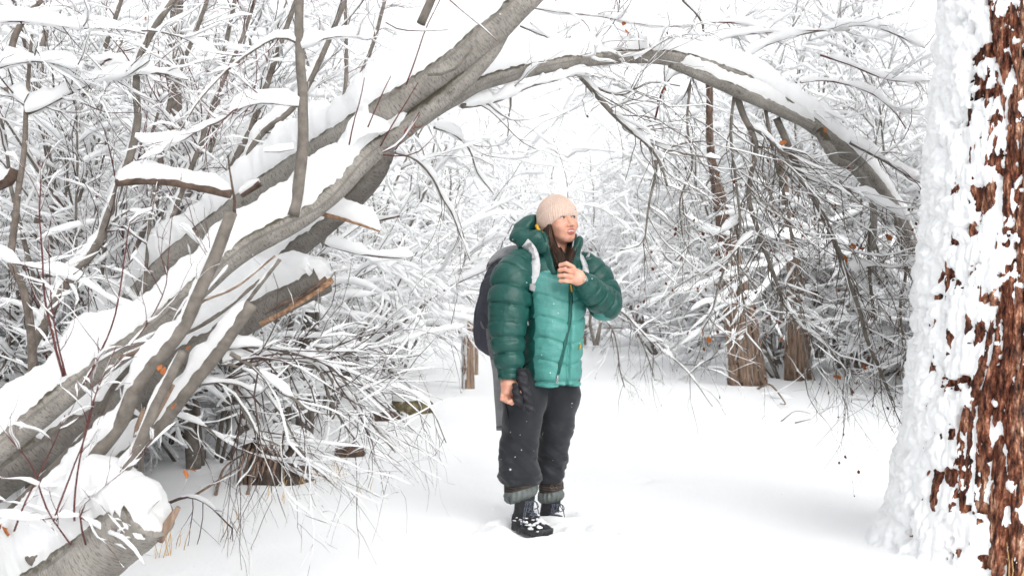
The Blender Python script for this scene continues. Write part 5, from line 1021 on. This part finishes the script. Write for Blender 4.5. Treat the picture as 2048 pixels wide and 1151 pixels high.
def collar_q(p):
    t = np.clip((p[:, 2] - ZC0) / (ZC1 - ZC0), -0.3, 1.4); x = p[:, 0] - CC[0] - 0.012 * t + 0.01; y = p[:, 1] - CC[1] - 0.0 + 0.03 * (1 - t); r = np.hypot(x / 1.0, y / 1.12); a = np.arctan2(x, -y); return t, r, a
def collar_raw(p, th):
    t, r, a = collar_q(p); R = 0.088 + 0.020 * t
    d = np.abs(r - R) - th
    d = smax(d, p[:, 2] - (ZC1 + 0.014 * np.cos(a * 1.0 + 0.6)), 0.02); d = smax(d, ZC0 - 0.03 - p[:, 2], 0.02)
    left, right = -0.12 - 0.52 * t, 0.30 + 0.72 * t
    op = np.minimum(a - left, right - a) * r
    return smax(d, op, 0.014)
def collar_fn(p):
    t, r, a = collar_q(p); return collar_raw(p, 0.017 + 0.004 * np.sin(t * 9 + 0.5)) - 0.0045 * fbm(p * 24, 2, 66)
V, F = sdf_mesh(collar_fn, box_axes((CC[0] - 0.16, CC[1] - 0.18, ZC0 - 0.05), (CC[0] + 0.16, CC[1] + 0.17, ZC1 + 0.05), 0.0045)); put('collar', V, F, M['green'], JK)
def march(x, y, fn, y0=4.75, y1=5.45, n=260):
    """first point of a solid met along the line of sight through (x, y): where a strap or zip lies on it"""
    Ys = np.linspace(y0, y1, n); pts = np.array([P(x, y, Y) for Y in Ys]); d = fn(pts); i = int(np.argmax(d < 0)); return pts[i] if d[i] < 0 else None
def norm_at(fn, p, e=0.006):
    d = fn(p + np.concatenate([np.eye(3), -np.eye(3)]) * e); g = d[:3] - d[3:]; return g / (np.linalg.norm(g) + 1e-9)
jack_all = lambda p: np.minimum(np.minimum(torso_fn(p), collar_fn(p)), hood_fn(p))
def ribbon(W, Nn, w, t):
    """flat strap along points W with surface normals Nn; w half width, t half thickness"""
    W = np.asarray(W); T = tangents(W[None])[0]; S = unit(np.cross(T, Nn)); Nn = unit(np.cross(S, T)); w = (np.interp(np.linspace(0, 1, len(W)), np.linspace(0, 1, len(w)), w) if np.ndim(w) else np.full(len(W), w))[:, None]
    ring = np.stack([W - S * w - Nn * t, W + S * w - Nn * t, W + S * w + Nn * t, W - S * w + Nn * t], 1)
    ring = np.concatenate([W[:1, None].repeat(4, 1), ring, W[-1:, None].repeat(4, 1)]); mb = MB(); mb.add(ring, grid_faces(1, len(ring), 4)); return mb
def strap_on(pts, fn, w, t, off=0.004, name='strap', mat=None, parent=None, org=PB, n=26, smooth=False, blur=7, **kw):
    Q = resample(np.array([[x, y, 0.0] for x, y in pts], float), n=n); W = []; Nn = []
    for x, y, _ in Q:
        h = march(x, y, fn)
        if h is None: continue
        W.append(h); Nn.append(norm_at(fn, h, 0.02))
    W = np.array(W); Nn = np.array(Nn); k = np.ones(blur) / blur
    pad = lambda A: np.concatenate([A[:1].repeat(blur // 2, 0), A, A[-1:].repeat(blur // 2, 0)])
    W = np.stack([np.convolve(pad(W)[:, i], k, 'valid') for i in range(3)], 1); Nn = unit(np.stack([np.convolve(pad(Nn)[:, i], k, 'valid') for i in range(3)], 1))
    return ribbon(W + Nn * off, Nn, w, t).build(name, mat, parent, org, smooth=smooth, **kw), W, Nn
M['zip'] = plain('zip_tape', (0.012, 0.10, 0.082), 0.5); M['metal'] = plain('zip_metal', (0.35, 0.36, 0.36), 0.35); M['amber'] = plain('amber_cord', (0.62, 0.33, 0.02), 0.6); M['lining'] = plain('grey_lining', (0.34, 0.36, 0.38), 0.7)
zo, ZW, ZN = strap_on([(1138, 545), (1143, 575), (1142, 620), (1134, 665), (1124, 710), (1112, 763)], torso_fn, 0.0085, 0.004, 0.003, 'zip', M['zip'], JK, smooth=True)
mb = MB(); tube(mb, ZW + ZN * 0.0075, np.full(len(ZW), 0.0028), 6); mb.build('zip_teeth', M['green'], JK, PB)
mb = MB(); e = ZW[-1] + ZN[-1] * 0.012; tube(mb, np.array([e + [0, 0, 0.018], e, e - [0.002, 0, 0.012]]), [0.004, 0.0055, 0.003], 8); aa = np.linspace(0, 2 * np.pi, 14); tube(mb, e + np.stack([0.006 * np.cos(aa), 0 * aa - 0.002, -0.018 + 0.006 * np.sin(aa)], 1), np.full(14, 0.0016), 5); mb.build('zip_slider', M['metal'], JK, PB)
h = march(1141, 573, torso_fn); mb = MB(); tube(mb, resample(np.array([[*(h + [0.0, -0.02, 0.012])], [*(h + [0.002, -0.022, -0.004])], [*(h + [0.006, -0.018, -0.026])]]), n=6), [0.003, 0.0045, 0.0055, 0.0055, 0.0055, 0.004], 7); mb.build('zip_pull', M['amber'], JK, PB)
strap_on([(1059, 590), (1056, 620), (1052, 650), (1047, 675), (1043, 690)], torso_fn, 0.004, 0.003, 0.001, 'pocket_zip', M['zip'], JK, n=14)
for x, y in ((1042, 689), (1163, 693)):
    h = march(x if x < 1100 else 1159, y, torso_fn)
    if h is not None: mb = MB(); tube(mb, np.array([h + [0.003, -0.012, 0.014], h + [0.002, -0.014, 0.0], h + [-0.002, -0.012, -0.014]]), [0.0035, 0.005, 0.004], 7); mb.build('zip_pull', M['amber'], JK, PB)
# grey lining along the open collar edges, amber toggle at the hood
for pts in ([(1098, 472), (1103, 490), (1109, 508), (1116, 524)], [(1152, 480), (1149, 498), (1144, 514), (1138, 528)]):
    W = []
    for x, y in pts:
        hh = march(x + (3 if x < 1120 else -3), y, collar_fn)
        if hh is None: hh = march(x - (4 if x < 1120 else -4), y, collar_fn)
        if hh is not None: W.append(hh + [0.004 if x < 1120 else -0.004, 0.004, 0])
    if len(W) > 1: Q = resample(np.array(W), n=12); mb = MB(); tube(mb, Q, np.full(12, 0.0048), 6); mb.build('lining_edge', M['lining'], JK, PB)
mb = MB(); tube(mb, resample(np.array([pp(1073, 450, -.03), pp(1076, 458, -.045), pp(1080, 462, -.05), pp(1088, 468, -.052)]), n=10), np.full(10, 0.009), 8); mb.build('hood_toggle', M['amber'], JK, PB)
# cuffs with tabs
def ring_band(c, ax, r, w, th, mat, name, parent, seed=0):
    s_ = unit(np.cross(ax, [0.3, 0.9, 0.1])); u_ = np.cross(s_, ax); a = np.linspace(0, 2 * np.pi, 40, endpoint=False); rows = []
    for t, rr in ((-w, r - 0.004), (-w, r + th * 0.7), (-w * 0.4, r + th), (w * 0.5, r + th), (w, r + th * 0.6), (w, r - 0.008)): rows.append(c + ax * t + ((rr + 0.0015 * np.sin(a * 9 + seed))[:, None]) * (np.cos(a)[:, None] * s_ + np.sin(a)[:, None] * u_))
    mb = MB(); mb.add(np.array(rows), grid_faces(1, 6, 40)); return mb.build(name, mat, parent, PB)
ring_band(RA[-1, :3] + RT1 * 0.002, RT1, 0.053, 0.016, 0.006, M['green'], 'cuff', JK); ring_band(LA[-1, :3] + LT1 * 0.0, LT1, 0.043, 0.018, 0.006, M['green'], 'cuff', JK, 2)
M['print'] = plain('white_print', (0.62, 0.70, 0.68), 0.6)
cuf = lambda p: np.minimum(LSF(p), cap(p, LA[-1, :3] - LT1 * 0.02, LA[-1, :3] + LT1 * 0.018, 0.05, 0.05))
mb = MB()
for st in ([(1169, 556), (1170, 560), (1168.5, 563)], [(1170, 560), (1172.5, 557), (1172, 563)], [(1172, 551), (1174, 556), (1174.5, 562)]):
    W = [march(x, y, cuf) for x, y in st]
    if all(w is not None for w in W): tube(mb, resample(np.array(W) + [0, -0.001, 0], n=6), np.full(6, 0.0012), 5)
mb.build('cuff_logo', M['print'], JK, PB, kind='stuff')
# beanie tag
hat_fn = lambda p: (np.linalg.norm((hl(p) - cc) / (R3 + 0.013), axis=1) - 1) * 0.1
h = march(1149, 419, hat_fn); nn = norm_at(hat_fn, h); sx = unit(np.cross([0, 0, 1.0], nn)); sy = np.cross(nn, sx)
mb = MB(); mb.add(*quad_patch(h + nn * 0.002, sx, sy, 0.006, 0.007)); tg = mb.build('label_tag', plain('tag_white', (0.75, 0.74, 0.72)), BEAN, PB, smooth=False)
mb = MB()
for st in ([(-0.0035, -0.003), (-0.0015, 0.0035), (0.0, 0.0)], [(0.0, 0.0), (0.0025, 0.003), (0.003, -0.003)]): tube(mb, resample(np.array([h + nn * 0.0028 + sx * a + sy * c for a, c in st]), n=5), np.full(5, 0.0011), 5)
mb.build('tag_mark', plain('tag_blue', (0.02, 0.05, 0.3)), BEAN, PB)

# ------------------------------------------------------------------ trousers, gaiters, boots
def trouser_fn(p):
    z = p[:, 2]; out = None
    for C, sd, zc in ((RL, 81, pp(0, 963)[2]), (LL, 82, pp(0, 970, .16)[2])):
        d = chain(p, C, 0.04); low = np.clip((pp(0, 830)[2] - z) / 0.35, 0, 1)
        d = d - (0.014 * fbm(np.stack([p[:, 0] * 5, p[:, 1] * 5, z * 13 + p[:, 0] * 11], -1), 3, sd) + 0.010 * (1 - np.abs(fbm(np.stack([p[:, 0] * 9 + z * 7, p[:, 1] * 8, z * 21], -1), 2, sd + 3))) ) * (0.25 + 1.6 * low)
        d = smax(d, zc - z + 0.010 * np.sin(p[:, 0] * 30 + sd) - 0.10 * (p[:, 0] - C[-1, 0]), 0.008); out = d if out is None else smin(out, d, 0.018)
    pel = cap(p, pp(1066, 740, 0.0), pp(1126, 740, 0.03), 0.105, 0.10); out = smin(out, pel, 0.03)
    crease = 0.0
    return smax(out, z - pp(0, 735)[2], 0.01)
V, F = sdf_mesh(trouser_fn, box_axes((-0.09, 4.95, 0.20), (0.42, 5.5, pp(0, 730)[2]), 0.0055))
M['trouser'] = mat_noise('dark_softshell', [(0.3, (0.010, 0.0115, 0.0145)), (0.58, (0.0155, 0.0175, 0.0215)), (0.8, (0.04, 0.042, 0.047))], 11, 6, 0.72, (1, 1, 1.0), 0.35, 0.006, spec=0.25, sheen=0.15)
TR = put('trousers', V, F, M['trouser'])
tro, TW, TN = strap_on([(1010, 795), (1016, 830), (1020, 865), (1022, 885)], trouser_fn, 0.0045, 0.003, 0.002, 'leg_zip', plain('leg_zip', (0.012, 0.013, 0.016), 0.4), TR, n=14)
M['gaiter'] = nylon('grey_gaiter', (0.085, 0.10, 0.095), (0.13, 0.145, 0.14), 0.5); M['elastic'] = mat_noise('black_elastic', [(0.42, (0.012, 0.012, 0.013)), (0.55, (0.07, 0.055, 0.045))], 1.0, 2, 0.8, (6, 6, 260), 0.4, 0.002)
for cx, dy, rows, nm in ((1042, -.02, ((945, 29), (962, 32.5), (974, 32), (976, 31.5), (983, 33.5), (990, 32.5), (996, 28), (998, 23)), 0), (1102, .17, ((950, 19), (968, 25), (980, 24.5), (981, 24.5), (988, 27), (995, 26.5), (1001, 22), (1003, 17)), 1)):
    a = np.linspace(0, 2 * np.pi, 72, endpoint=False); R = []
    for i, (y, r) in enumerate(rows):
        c = pp(cx, y, dy); g = (0.0 if i < 3 else 0.0045) * np.sin(a * 17 + nm) * np.clip(1.2 - (i - 3) * 0.25, 0, 1) + 0.005 * vnoise(np.stack([np.cos(a) * 3, np.sin(a) * 3, 0 * a + i], -1), nm)
        rr = r * PX + g; tilt = 0.022 * np.cos(a) * (1 if nm == 0 else 0.4)
        R.append(np.stack([c[0] + rr * np.cos(a), c[1] + rr * np.sin(a) * 0.95, c[2] + tilt], 1))
    mb = MB(); mb.add(np.array(R[2:]), grid_faces(1, len(R) - 2, 72)); G = mb.build('gaiter', M['gaiter'], TR, PB)
    mb = MB(); up = [np.array(r) + unit(np.array(r) - np.array(r).mean(0)) * 0.002 for r in R[:3]]; mb.add(np.array(up), grid_faces(1, 3, 72)); mb.build('elastic_band', M['elastic'], TR, PB)
# letters on the right-hand band: O R
gfn = lambda p: np.linalg.norm((p - pp(1102, 974, .17))[:, :2], axis=1) - 26.5 * PX
mb = MB(); oo = np.linspace(0, 2 * np.pi, 14)
for st in ([(1103.5 + 3.6 * math.cos(t), 973 + 3.2 * math.sin(t)) for t in oo], [(1109, 977), (1109.5, 970), (1113, 969.5), (1114.5, 971.5), (1112.5, 973.5), (1110, 973.5)], [(1111.5, 973.5), (1115, 976.5)]):
    W = [march(x, y, gfn) for x, y in st]
    if all(w is not None for w in W): tube(mb, np.array(W) + [0, -0.002, 0], np.full(len(W), 0.0014), 5)
mb.build('band_lettering', plain('band_print', (0.16, 0.12, 0.09)), TR, PB, kind='stuff')
M['boot'] = mat_noise('black_boot', [(0.3, (0.010, 0.010, 0.012)), (0.7, (0.03, 0.03, 0.034))], 40, 5, 0.6, bstr=0.5); M['sole'] = mat_noise('rubber_sole', [(0.3, (0.03, 0.03, 0.033)), (0.7, (0.055, 0.055, 0.06))], 30, 3, 0.7, bstr=0.3); M['lace'] = mat_noise('grey_lace', [(0.4, (0.03, 0.035, 0.05)), (0.6, (0.16, 0.18, 0.23))], 260, 2, 0.8, bstr=0)
def boot(heel, toe, shaft_top, zs_, shrink=1.0):
    heel, toe, top = np.array(heel), np.array(toe), np.array(shaft_top); ax = unit((toe - heel) * [1, 1, 0]); sd = unit(np.cross(ax, [0, 0, 1])); L = np.linalg.norm((toe - heel)[:2]); base = np.array([heel[0], heel[1], zs_])
    def loc(p): q = p - base; return np.stack([q @ ax, q @ sd, q[:, 2]], -1)
    def up_fn(p):
        q = loc(p); t = q[:, 0] / L; hgt = np.interp(t, [-0.3, 0, 0.35, 0.6, 0.85, 1.05], [0.11, 0.13, 0.115, 0.085, 0.065, 0.05]); wd = np.interp(t, [-0.2, 0, 0.3, 0.7, 1.0], [0.036, 0.040, 0.040, 0.050, 0.042])
        d = cap(q * np.array([1, 0.045, 1]) / 1.0 if False else q * [1, 1, 1], (0.02, 0, 0.045), (L - 0.03, 0, 0.035), 0.047, 0.044); d = smax(d, np.abs(q[:, 1]) - wd, 0.02); d = smax(d, q[:, 2] - hgt, 0.025)
        tp = loc(top[None])[0]; d = smin(d, cap(q, (0.045, 0, 0.07), tp, 0.048, 0.052), 0.035); d = smin(d, cap(q, (0.075, 0, 0.09), (0.13, 0, 0.075), 0.03, 0.028), 0.03)
        return smax(smax(d, 0.018 - q[:, 2], 0.008), q[:, 2] - tp[2], 0.005) - 0.002 * fbm(p * 40, 2, 5)
    def sole_fn(p):
        q = loc(p); t = q[:, 0] / L; wd = np.interp(t, [-0.2, 0, 0.35, 0.72, 1.0], [0.040, 0.045, 0.040, 0.054, 0.044]); d2 = np.maximum(np.hypot(np.maximum(-q[:, 0] + 0.015, 0), q[:, 1]) - wd, np.hypot(np.maximum(q[:, 0] - L + 0.035, 0), q[:, 1] * 0.9) - wd)
        zt = np.interp(t, [0.7, 1.05], [0.034, 0.05]); d = smax(d2, q[:, 2] - zt, 0.004); d = smax(d, -q[:, 2] - 0.0, 0.004); return d + 0.004 * np.exp(-((q[:, 2] - 0.022) / 0.003) ** 2) + 0.003 * (np.sin(q[:, 0] * 260) > 0.5) * (q[:, 2] < 0.018)
    lo = np.minimum(np.minimum(heel, toe), top) - 0.09; hi = np.maximum(np.maximum(heel, toe), top) + 0.09; lo[2] = zs_ - 0.02; hi[2] = top[2] + 0.02
    V, F = sdf_mesh(up_fn, box_axes(lo, hi, 0.0038)); B = put('boot', V, F, M['boot']); V, F = sdf_mesh(sole_fn, box_axes(lo, np.array([hi[0], hi[1], zs_ + 0.09]), 0.0034)); put('sole', V, F, M['sole'], B)
    wld = lambda a, b_, c: base + ax * a + sd * b_ + np.array([0, 0, c]); lm = MB(); rows = [(0.150, 0.083), (0.132, 0.096), (0.114, 0.112), (0.102, 0.135), (0.096, 0.158)]
    def onto(a, b_, c):
        p = wld(a, b_, c)
        for _ in range(4):
            d = up_fn(np.concatenate([p[None], p + np.concatenate([np.eye(3), -np.eye(3)]) * 0.004])); g = unit(d[1:4] - d[4:]); p = p - g * d[0]
        return p + g * 0.003
    for i in range(len(rows) - 1):
        for s_ in (-1, 1): W = np.array([onto(rows[i][0], s_ * 0.02, rows[i][1]), onto((rows[i][0] + rows[i + 1][0]) / 2 + 0.01, 0, (rows[i][1] + rows[i + 1][1]) / 2 + 0.01), onto(rows[i + 1][0], -s_ * 0.022, rows[i + 1][1])]); tube(lm, resample(W, n=8), np.full(8, 0.0028), 5)
    k0 = onto(0.1, 0, 0.15) + ax * 0.006
    for dx, dzv, ou in ((0.045, -0.075, 0.02), (-0.035, -0.085, 0.02), (0.03, -0.02, 0.03), (-0.028, -0.03, 0.028), (0.05, -0.11, 0.01)):
        W = np.array([k0, k0 + sd * dx * 0.6 + ax * ou + [0, 0, 0.012], k0 + sd * dx + ax * ou * 1.3 + [0, 0, dzv * 0.5], k0 + sd * dx * (0.7 if ou > 0.025 else 1.2) + ax * ou * (0.4 if ou > 0.025 else 1.2) + [0, 0, dzv]]); tube(lm, resample(W, n=10), np.full(10, 0.0026), 5)
    lm.build('laces', M['lace'], B, PB)
    # snow stuck to the boot
    rg = np.random.default_rng(int(abs(heel[0]) * 1e4)); sm = MB()
    for i in range(70):
        a, b_, c = rg.uniform(-0.01, L * 0.98), rg.uniform(-0.055, 0.055), rg.uniform(0.03, 0.09); p = onto(a, b_, c); u, v = np.meshgrid(np.linspace(0, 2 * np.pi, 9, endpoint=False), np.linspace(0.05, np.pi - 0.05, 6)); d = np.stack([np.cos(u) * np.sin(v), np.sin(u) * np.sin(v), np.cos(v)], -1); r = rg.uniform(0.003, 0.011) * (1.3 if a > L * 0.45 else 0.7)
        sm.add(p + d * r * (1 + 0.9 * fbm(d * 2 + i, 2, 3)[..., None]) * np.array([1.6, 1.2, 0.55]), grid_faces(1, 6, 9))
    sm.build('stuck_snow', M['crust'], B, PB, kind='stuff')
    return B
boot(pp(1036, 1046, -.0) * [1, 1, 0], pp(1096, 1060, -.21) * [1, 1, 0], pp(1050, 990, -.03), -0.02)
boot(pp(1086, 1020, .20) * [1, 1, 0], pp(1132, 1034, .05) * [1, 1, 0], pp(1103, 994, .17), -0.075)
# drawcord ends of the gaiters
for rows in (((1018, 992, -.08), (1019, 1000, -.085), (1021, 1008, -.085)), ((1113, 997, .09), (1112, 1010, .085), (1120, 1022, .08)), ((1120, 997, .10), (1121, 1012, .09), (1128, 1022, .085))):
    mb = MB(); tube(mb, resample(np.array([pp(*r) for r in rows]), n=8), np.full(8, 0.0022), 5); mb.build('drawcord', M['boot'], TR, PB)

# ------------------------------------------------------------------ gloves held in the hand by the thigh
GL = thing('gloves', 'pair of black gloves held bunched in the lowered hand', 'gloves', pp(1045, 790, -.21)); GO = np.array(GL.location)
M['glove'] = mat_noise('black_glove', [(0.3, (0.008, 0.008, 0.010)), (0.7, (0.028, 0.028, 0.034))], 30, 5, 0.65, bstr=0.5, bdist=0.006)
for pts in (((1038, 736, -.20, 5), (1043, 748, -.22, 9), (1047, 765, -.225, 10), (1051, 785, -.225, 9), (1055, 803, -.22, 8), (1058, 818, -.215, 5)), ((1031, 772, -.215, 6), (1034, 786, -.225, 9), (1037, 798, -.22, 9), (1041, 806, -.215, 6))):
    C = np.array([[*pp(x, y, dy), r * PX] for x, y, dy, r in pts]); ends = [np.array([C[-2, :3] + [dx, 0.0, 0], C[-1, :3] + [dx * 2.2, -0.004, -dz]]) for dx, dz in ((-0.012, 0.004), (0.0, 0.014), (0.011, 0.006))]
    def gfn(p):
        d = chain(p, C, 0.012)
        for e in ends: d = smin(d, cap(p, e[0], e[1], 0.012, 0.008), 0.006)
        return d - 0.005 * fbm(p * 30, 2, 91) - 0.003 * np.sin(p[:, 2] * 160 + p[:, 0] * 90)
    V, F = sdf_mesh(gfn, box_axes(C[:, :3].min(0) - 0.05, C[:, :3].max(0) + 0.05, 0.0036)); put('glove', V, F, M['glove'], GL, GO)

# ------------------------------------------------------------------ backpack
BP = thing('backpack', 'dark slate backpack with pale grey straps worn on the person\'s back', 'backpack', pp(1035, 660, .25)); BO_ = np.array(BP.location)
bc = pp(1018, 596, .24)
def pack_q(p): q = p - bc; q = q - np.clip(q[:, 2:], -0.2, 0.4) * (FR * 0.22 + LT_ * 0.10); return np.stack([q @ LT_, q @ FR, q[:, 2]], -1)
def pack_fn(p):
    q = pack_q(p); t = q[:, 2]; w = np.interp(t, [-0.34, -0.25, -0.08, 0.08, 0.2, 0.3], [0.10, 0.145, 0.172, 0.165, 0.135, 0.08]); dp = np.interp(t, [-0.34, -0.22, -0.05, 0.1, 0.2, 0.3], [0.075, 0.115, 0.128, 0.112, 0.085, 0.05]); n = 3.0
    d = ((np.abs(q[:, 0] / w) ** n + np.abs(q[:, 1] / dp) ** n) ** (1 / n) - 1) * np.minimum(w, dp); d = smax(d, np.abs(t + 0.02) - 0.30, 0.07)
    return d - 0.006 * fbm(p * np.array([9, 9, 14]), 3, 95) + 0.006 * np.exp(-((np.abs(q[:, 1] + 0.03)) / 0.006) ** 2) + 0.004 * np.exp(-((t - 0.12 - 0.3 * q[:, 1]) / 0.005) ** 2)
V, F = sdf_mesh(pack_fn, box_axes(bc - [0.24, 0.24, 0.36], bc + [0.24, 0.24, 0.32], 0.0068))
M['pack'] = mat_noise('slate_pack_cloth', [(0.3, (0.036, 0.036, 0.05)), (0.7, (0.06, 0.06, 0.078))], 14, 5, 0.7, bstr=0.4, bdist=0.008); M['pack_grey'] = mat_noise('grey_pack_cloth', [(0.3, (0.22, 0.22, 0.23)), (0.7, (0.32, 0.32, 0.33))], 20, 4, 0.7, bstr=0.3); M['strap'] = mat_noise('pale_strap', [(0.3, (0.42, 0.42, 0.43)), (0.7, (0.56, 0.56, 0.57))], 60, 3, 0.7, bstr=0.3); M['strap_dark'] = mat_noise('dark_webbing', [(0.3, (0.10, 0.10, 0.105)), (0.7, (0.17, 0.17, 0.175))], 60, 3, 0.8, bstr=0.3); M['buckle'] = plain('grey_buckle', (0.36, 0.36, 0.37), 0.4); M['plum'] = plain('plum_cord', (0.16, 0.012, 0.06), 0.6)
put('pack_body', V, F, M['pack'], BP, BO_)
def lid_fn(p): q = pack_q(p); return smax(np.abs(pack_fn(p)) - 0.009, -(q[:, 2] - 0.185 - 0.45 * q[:, 1]), 0.006)
V, F = sdf_mesh(lid_fn, box_axes(bc + [-0.24, -0.24, 0.05], bc + [0.24, 0.24, 0.36], 0.006)); put('lid', V, F, M['pack_grey'], BP, BO_)
onj = lambda p: np.minimum(jack_all(p), RSF(p) + 0.004)
strap_on([(1046, 484), (1058, 487), (1066, 498), (1071, 515), (1072, 535), (1069, 552), (1063, 572)], onj, np.concatenate([np.full(18, 0.026), np.linspace(0.026, 0.018, 12)]), 0.006, 0.008, 'shoulder_strap', M['strap'], BP, BO_, n=30, smooth=True, blur=11)
strap_on([(1056, 482), (1062, 494), (1061, 508), (1066, 524)], onj, 0.011, 0.002, 0.020, 'webbing', M['pack_grey'], BP, BO_, n=14)
for x, y in ((1062, 574), (1058, 571)):
    h = march(x, y, onj); nn = norm_at(onj, h, 0.02); ribbon(np.array([h + nn * 0.016 + np.array([0.002, 0, z_]) for z_ in (0.016, 0.005, -0.005, -0.016)]), np.tile(nn, (4, 1)), 0.013, 0.005).build('buckle', M['buckle'], BP, BO_, smooth=False)
strap_on([(1057, 585), (1051, 605), (1052, 625), (1056, 645), (1057, 655)], torso_fn, 0.010, 0.0015, 0.006, 'webbing', M['strap'], BP, BO_, n=18)
strap_on([(1152, 503), (1160, 515), (1167, 530), (1171, 545), (1172, 552)], lambda p: np.minimum(torso_fn(p), LSF(p)), 0.017, 0.005, 0.008, 'shoulder_strap', M['strap'], BP, BO_, n=20, smooth=True)
h = march(1163, 516, torso_fn); t_ = np.linspace(0, 1, 14)
if h is not None:
    W = h + np.stack([0.012 + 0.026 * np.sin(np.pi * t_), -0.012 - 0.01 * np.sin(np.pi * t_), 0.030 - 0.05 * t_ + 0.02 * np.sin(np.pi * t_)], 1); ribbon(W, np.tile([0.5, 0.3, 0.8], (14, 1)), 0.007, 0.0012).build('strap_loop', M['strap'], BP, BO_)
for pts, w, mt, nm in (([(968, 632, .16), (964, 645, .15), (968, 655, .14), (973, 645, .14), (976, 670, .12), (979, 695, .11), (983, 710, .1), (990, 720, .09)], 0.009, 'strap_dark', 'webbing'), ([(972, 640, .2), (974, 670, .19), (980, 700, .16), (986, 735, .12)], 0.006, 'strap_dark', 'webbing'),):
    W = resample(np.array([pp(*q) for q in pts]), n=28); ribbon(W, np.tile([-0.4, -0.9, 0.1], (28, 1)), w, 0.002).build(nm, M[mt], BP, BO_, smooth=False)
W = resample(np.array([pp(989, 718, .10), pp(993, 745, .09), pp(996, 790, .085), pp(999, 830, .085), pp(1000.5, 860, .085)]), n=16); ribbon(W, np.tile([-0.12, -0.99, 0.03], (16, 1)), 0.0205, 0.003).build('hip_belt', M['pack_grey'], BP, BO_, smooth=False)
W = np.array([pp(1000, 851, .083), pp(1000.3, 853, .083), pp(1000.5, 855, .083)]); ribbon(W, np.tile([-0.12, -0.99, 0.03], (3, 1)), 0.021, 0.004).build('belt_stitch', M['strap_dark'], BP, BO_, smooth=False)
for pts in (((984, 517, .19), (979, 523, .18), (974, 533, .18)), ((980, 540, .19), (976, 555, .18), (972, 568, .18)), ((1050, 590, -.03), (1052, 600, -.045))):
    mb = MB(); tube(mb, resample(np.array([pp(*q) for q in pts]), n=8), np.full(8, 0.003), 6); mb.build('zip_cord', M['plum'], BP, BO_)

# ------------------------------------------------------------------ initials cut in the bark of the fork: E + K
FORK = [resample(W, 0.03) for W in (A3, A1[8:14], A2[6:12])]
fork_fn = lambda p: np.minimum.reduce([chain(p, W, 0.002) for W in FORK])
CI = ob('carved_initials', None, None, LT, label='reddish carved initials E and K on the fork'); M['cut'] = mat_noise('carved_cut', [(0.3, (0.10, 0.025, 0.015)), (0.7, (0.22, 0.07, 0.04))], 90, 2, bstr=0)
STROKES = {'letter': [[[(811, 258), (808, 269), (815, 268), (820, 272)], [(809, 267), (816, 253)], [(815, 262), (817, 258)], [(819, 272), (825, 267)], [(822, 262), (824, 260.5), (822.5, 264), (824, 261)]], [[(821, 253), (826, 257), (831, 262)], [(830, 255), (829.5, 249), (827, 245)], [(830, 255), (836, 255), (845, 251)]]], 'scar': [[[(794, 297), (798, 292)], [(789, 299), (791, 295)]]]}
for nm, sets in STROKES.items():
    for sts in sets:
        mb = MB()
        for st in sts:
            W = [march(x, y, fork_fn, 3.7, 4.2, 400) for x, y in st]
            if any(w is None for w in W): continue
            tube(mb, resample(np.array(W) + [0, -0.001, 0], n=7, smooth=False), np.full(7, rpx(1.1, 3.93)), 6)
        if mb.n: mb.build(nm, M['cut'], CI, LO)
CI.parent = LT
# ------------------------------------------------------------------ flakes of snow on the clothes and in the air
rng = np.random.default_rng(77); fm = MB(); body_all = lambda p: np.minimum.reduce([torso_fn(p), RSF(p), LSF(p), trouser_fn(p)])
def flake(mb, c, r):
    u, v = np.meshgrid(np.linspace(0, 2 * np.pi, 6, endpoint=False), np.linspace(0.1, np.pi - 0.1, 4)); mb.add(c + np.stack([np.cos(u) * np.sin(v), np.sin(u) * np.sin(v), np.cos(v)], -1) * r, grid_faces(1, 4, 6))
for _ in range(75):
    h = march(rng.uniform(990, 1235), rng.uniform(500, 955), body_all, n=120)
    if h is not None: flake(fm, h + [0, -0.001, 0], rng.uniform(0.0012, 0.0032))
fm.build('clinging_flakes', M['crust'], PER, PB, kind='stuff')
fm = MB()
for _ in range(140):
    D = rng.uniform(2.6, 7.5); flake(fm, P(rng.uniform(0, 2048), rng.uniform(0, 1150), D), rng.uniform(0.0012, 0.0026))
fm.build('falling_snow', M['crust'], None, kind='stuff', label='loose snowflakes drifting through the air', category='snow')
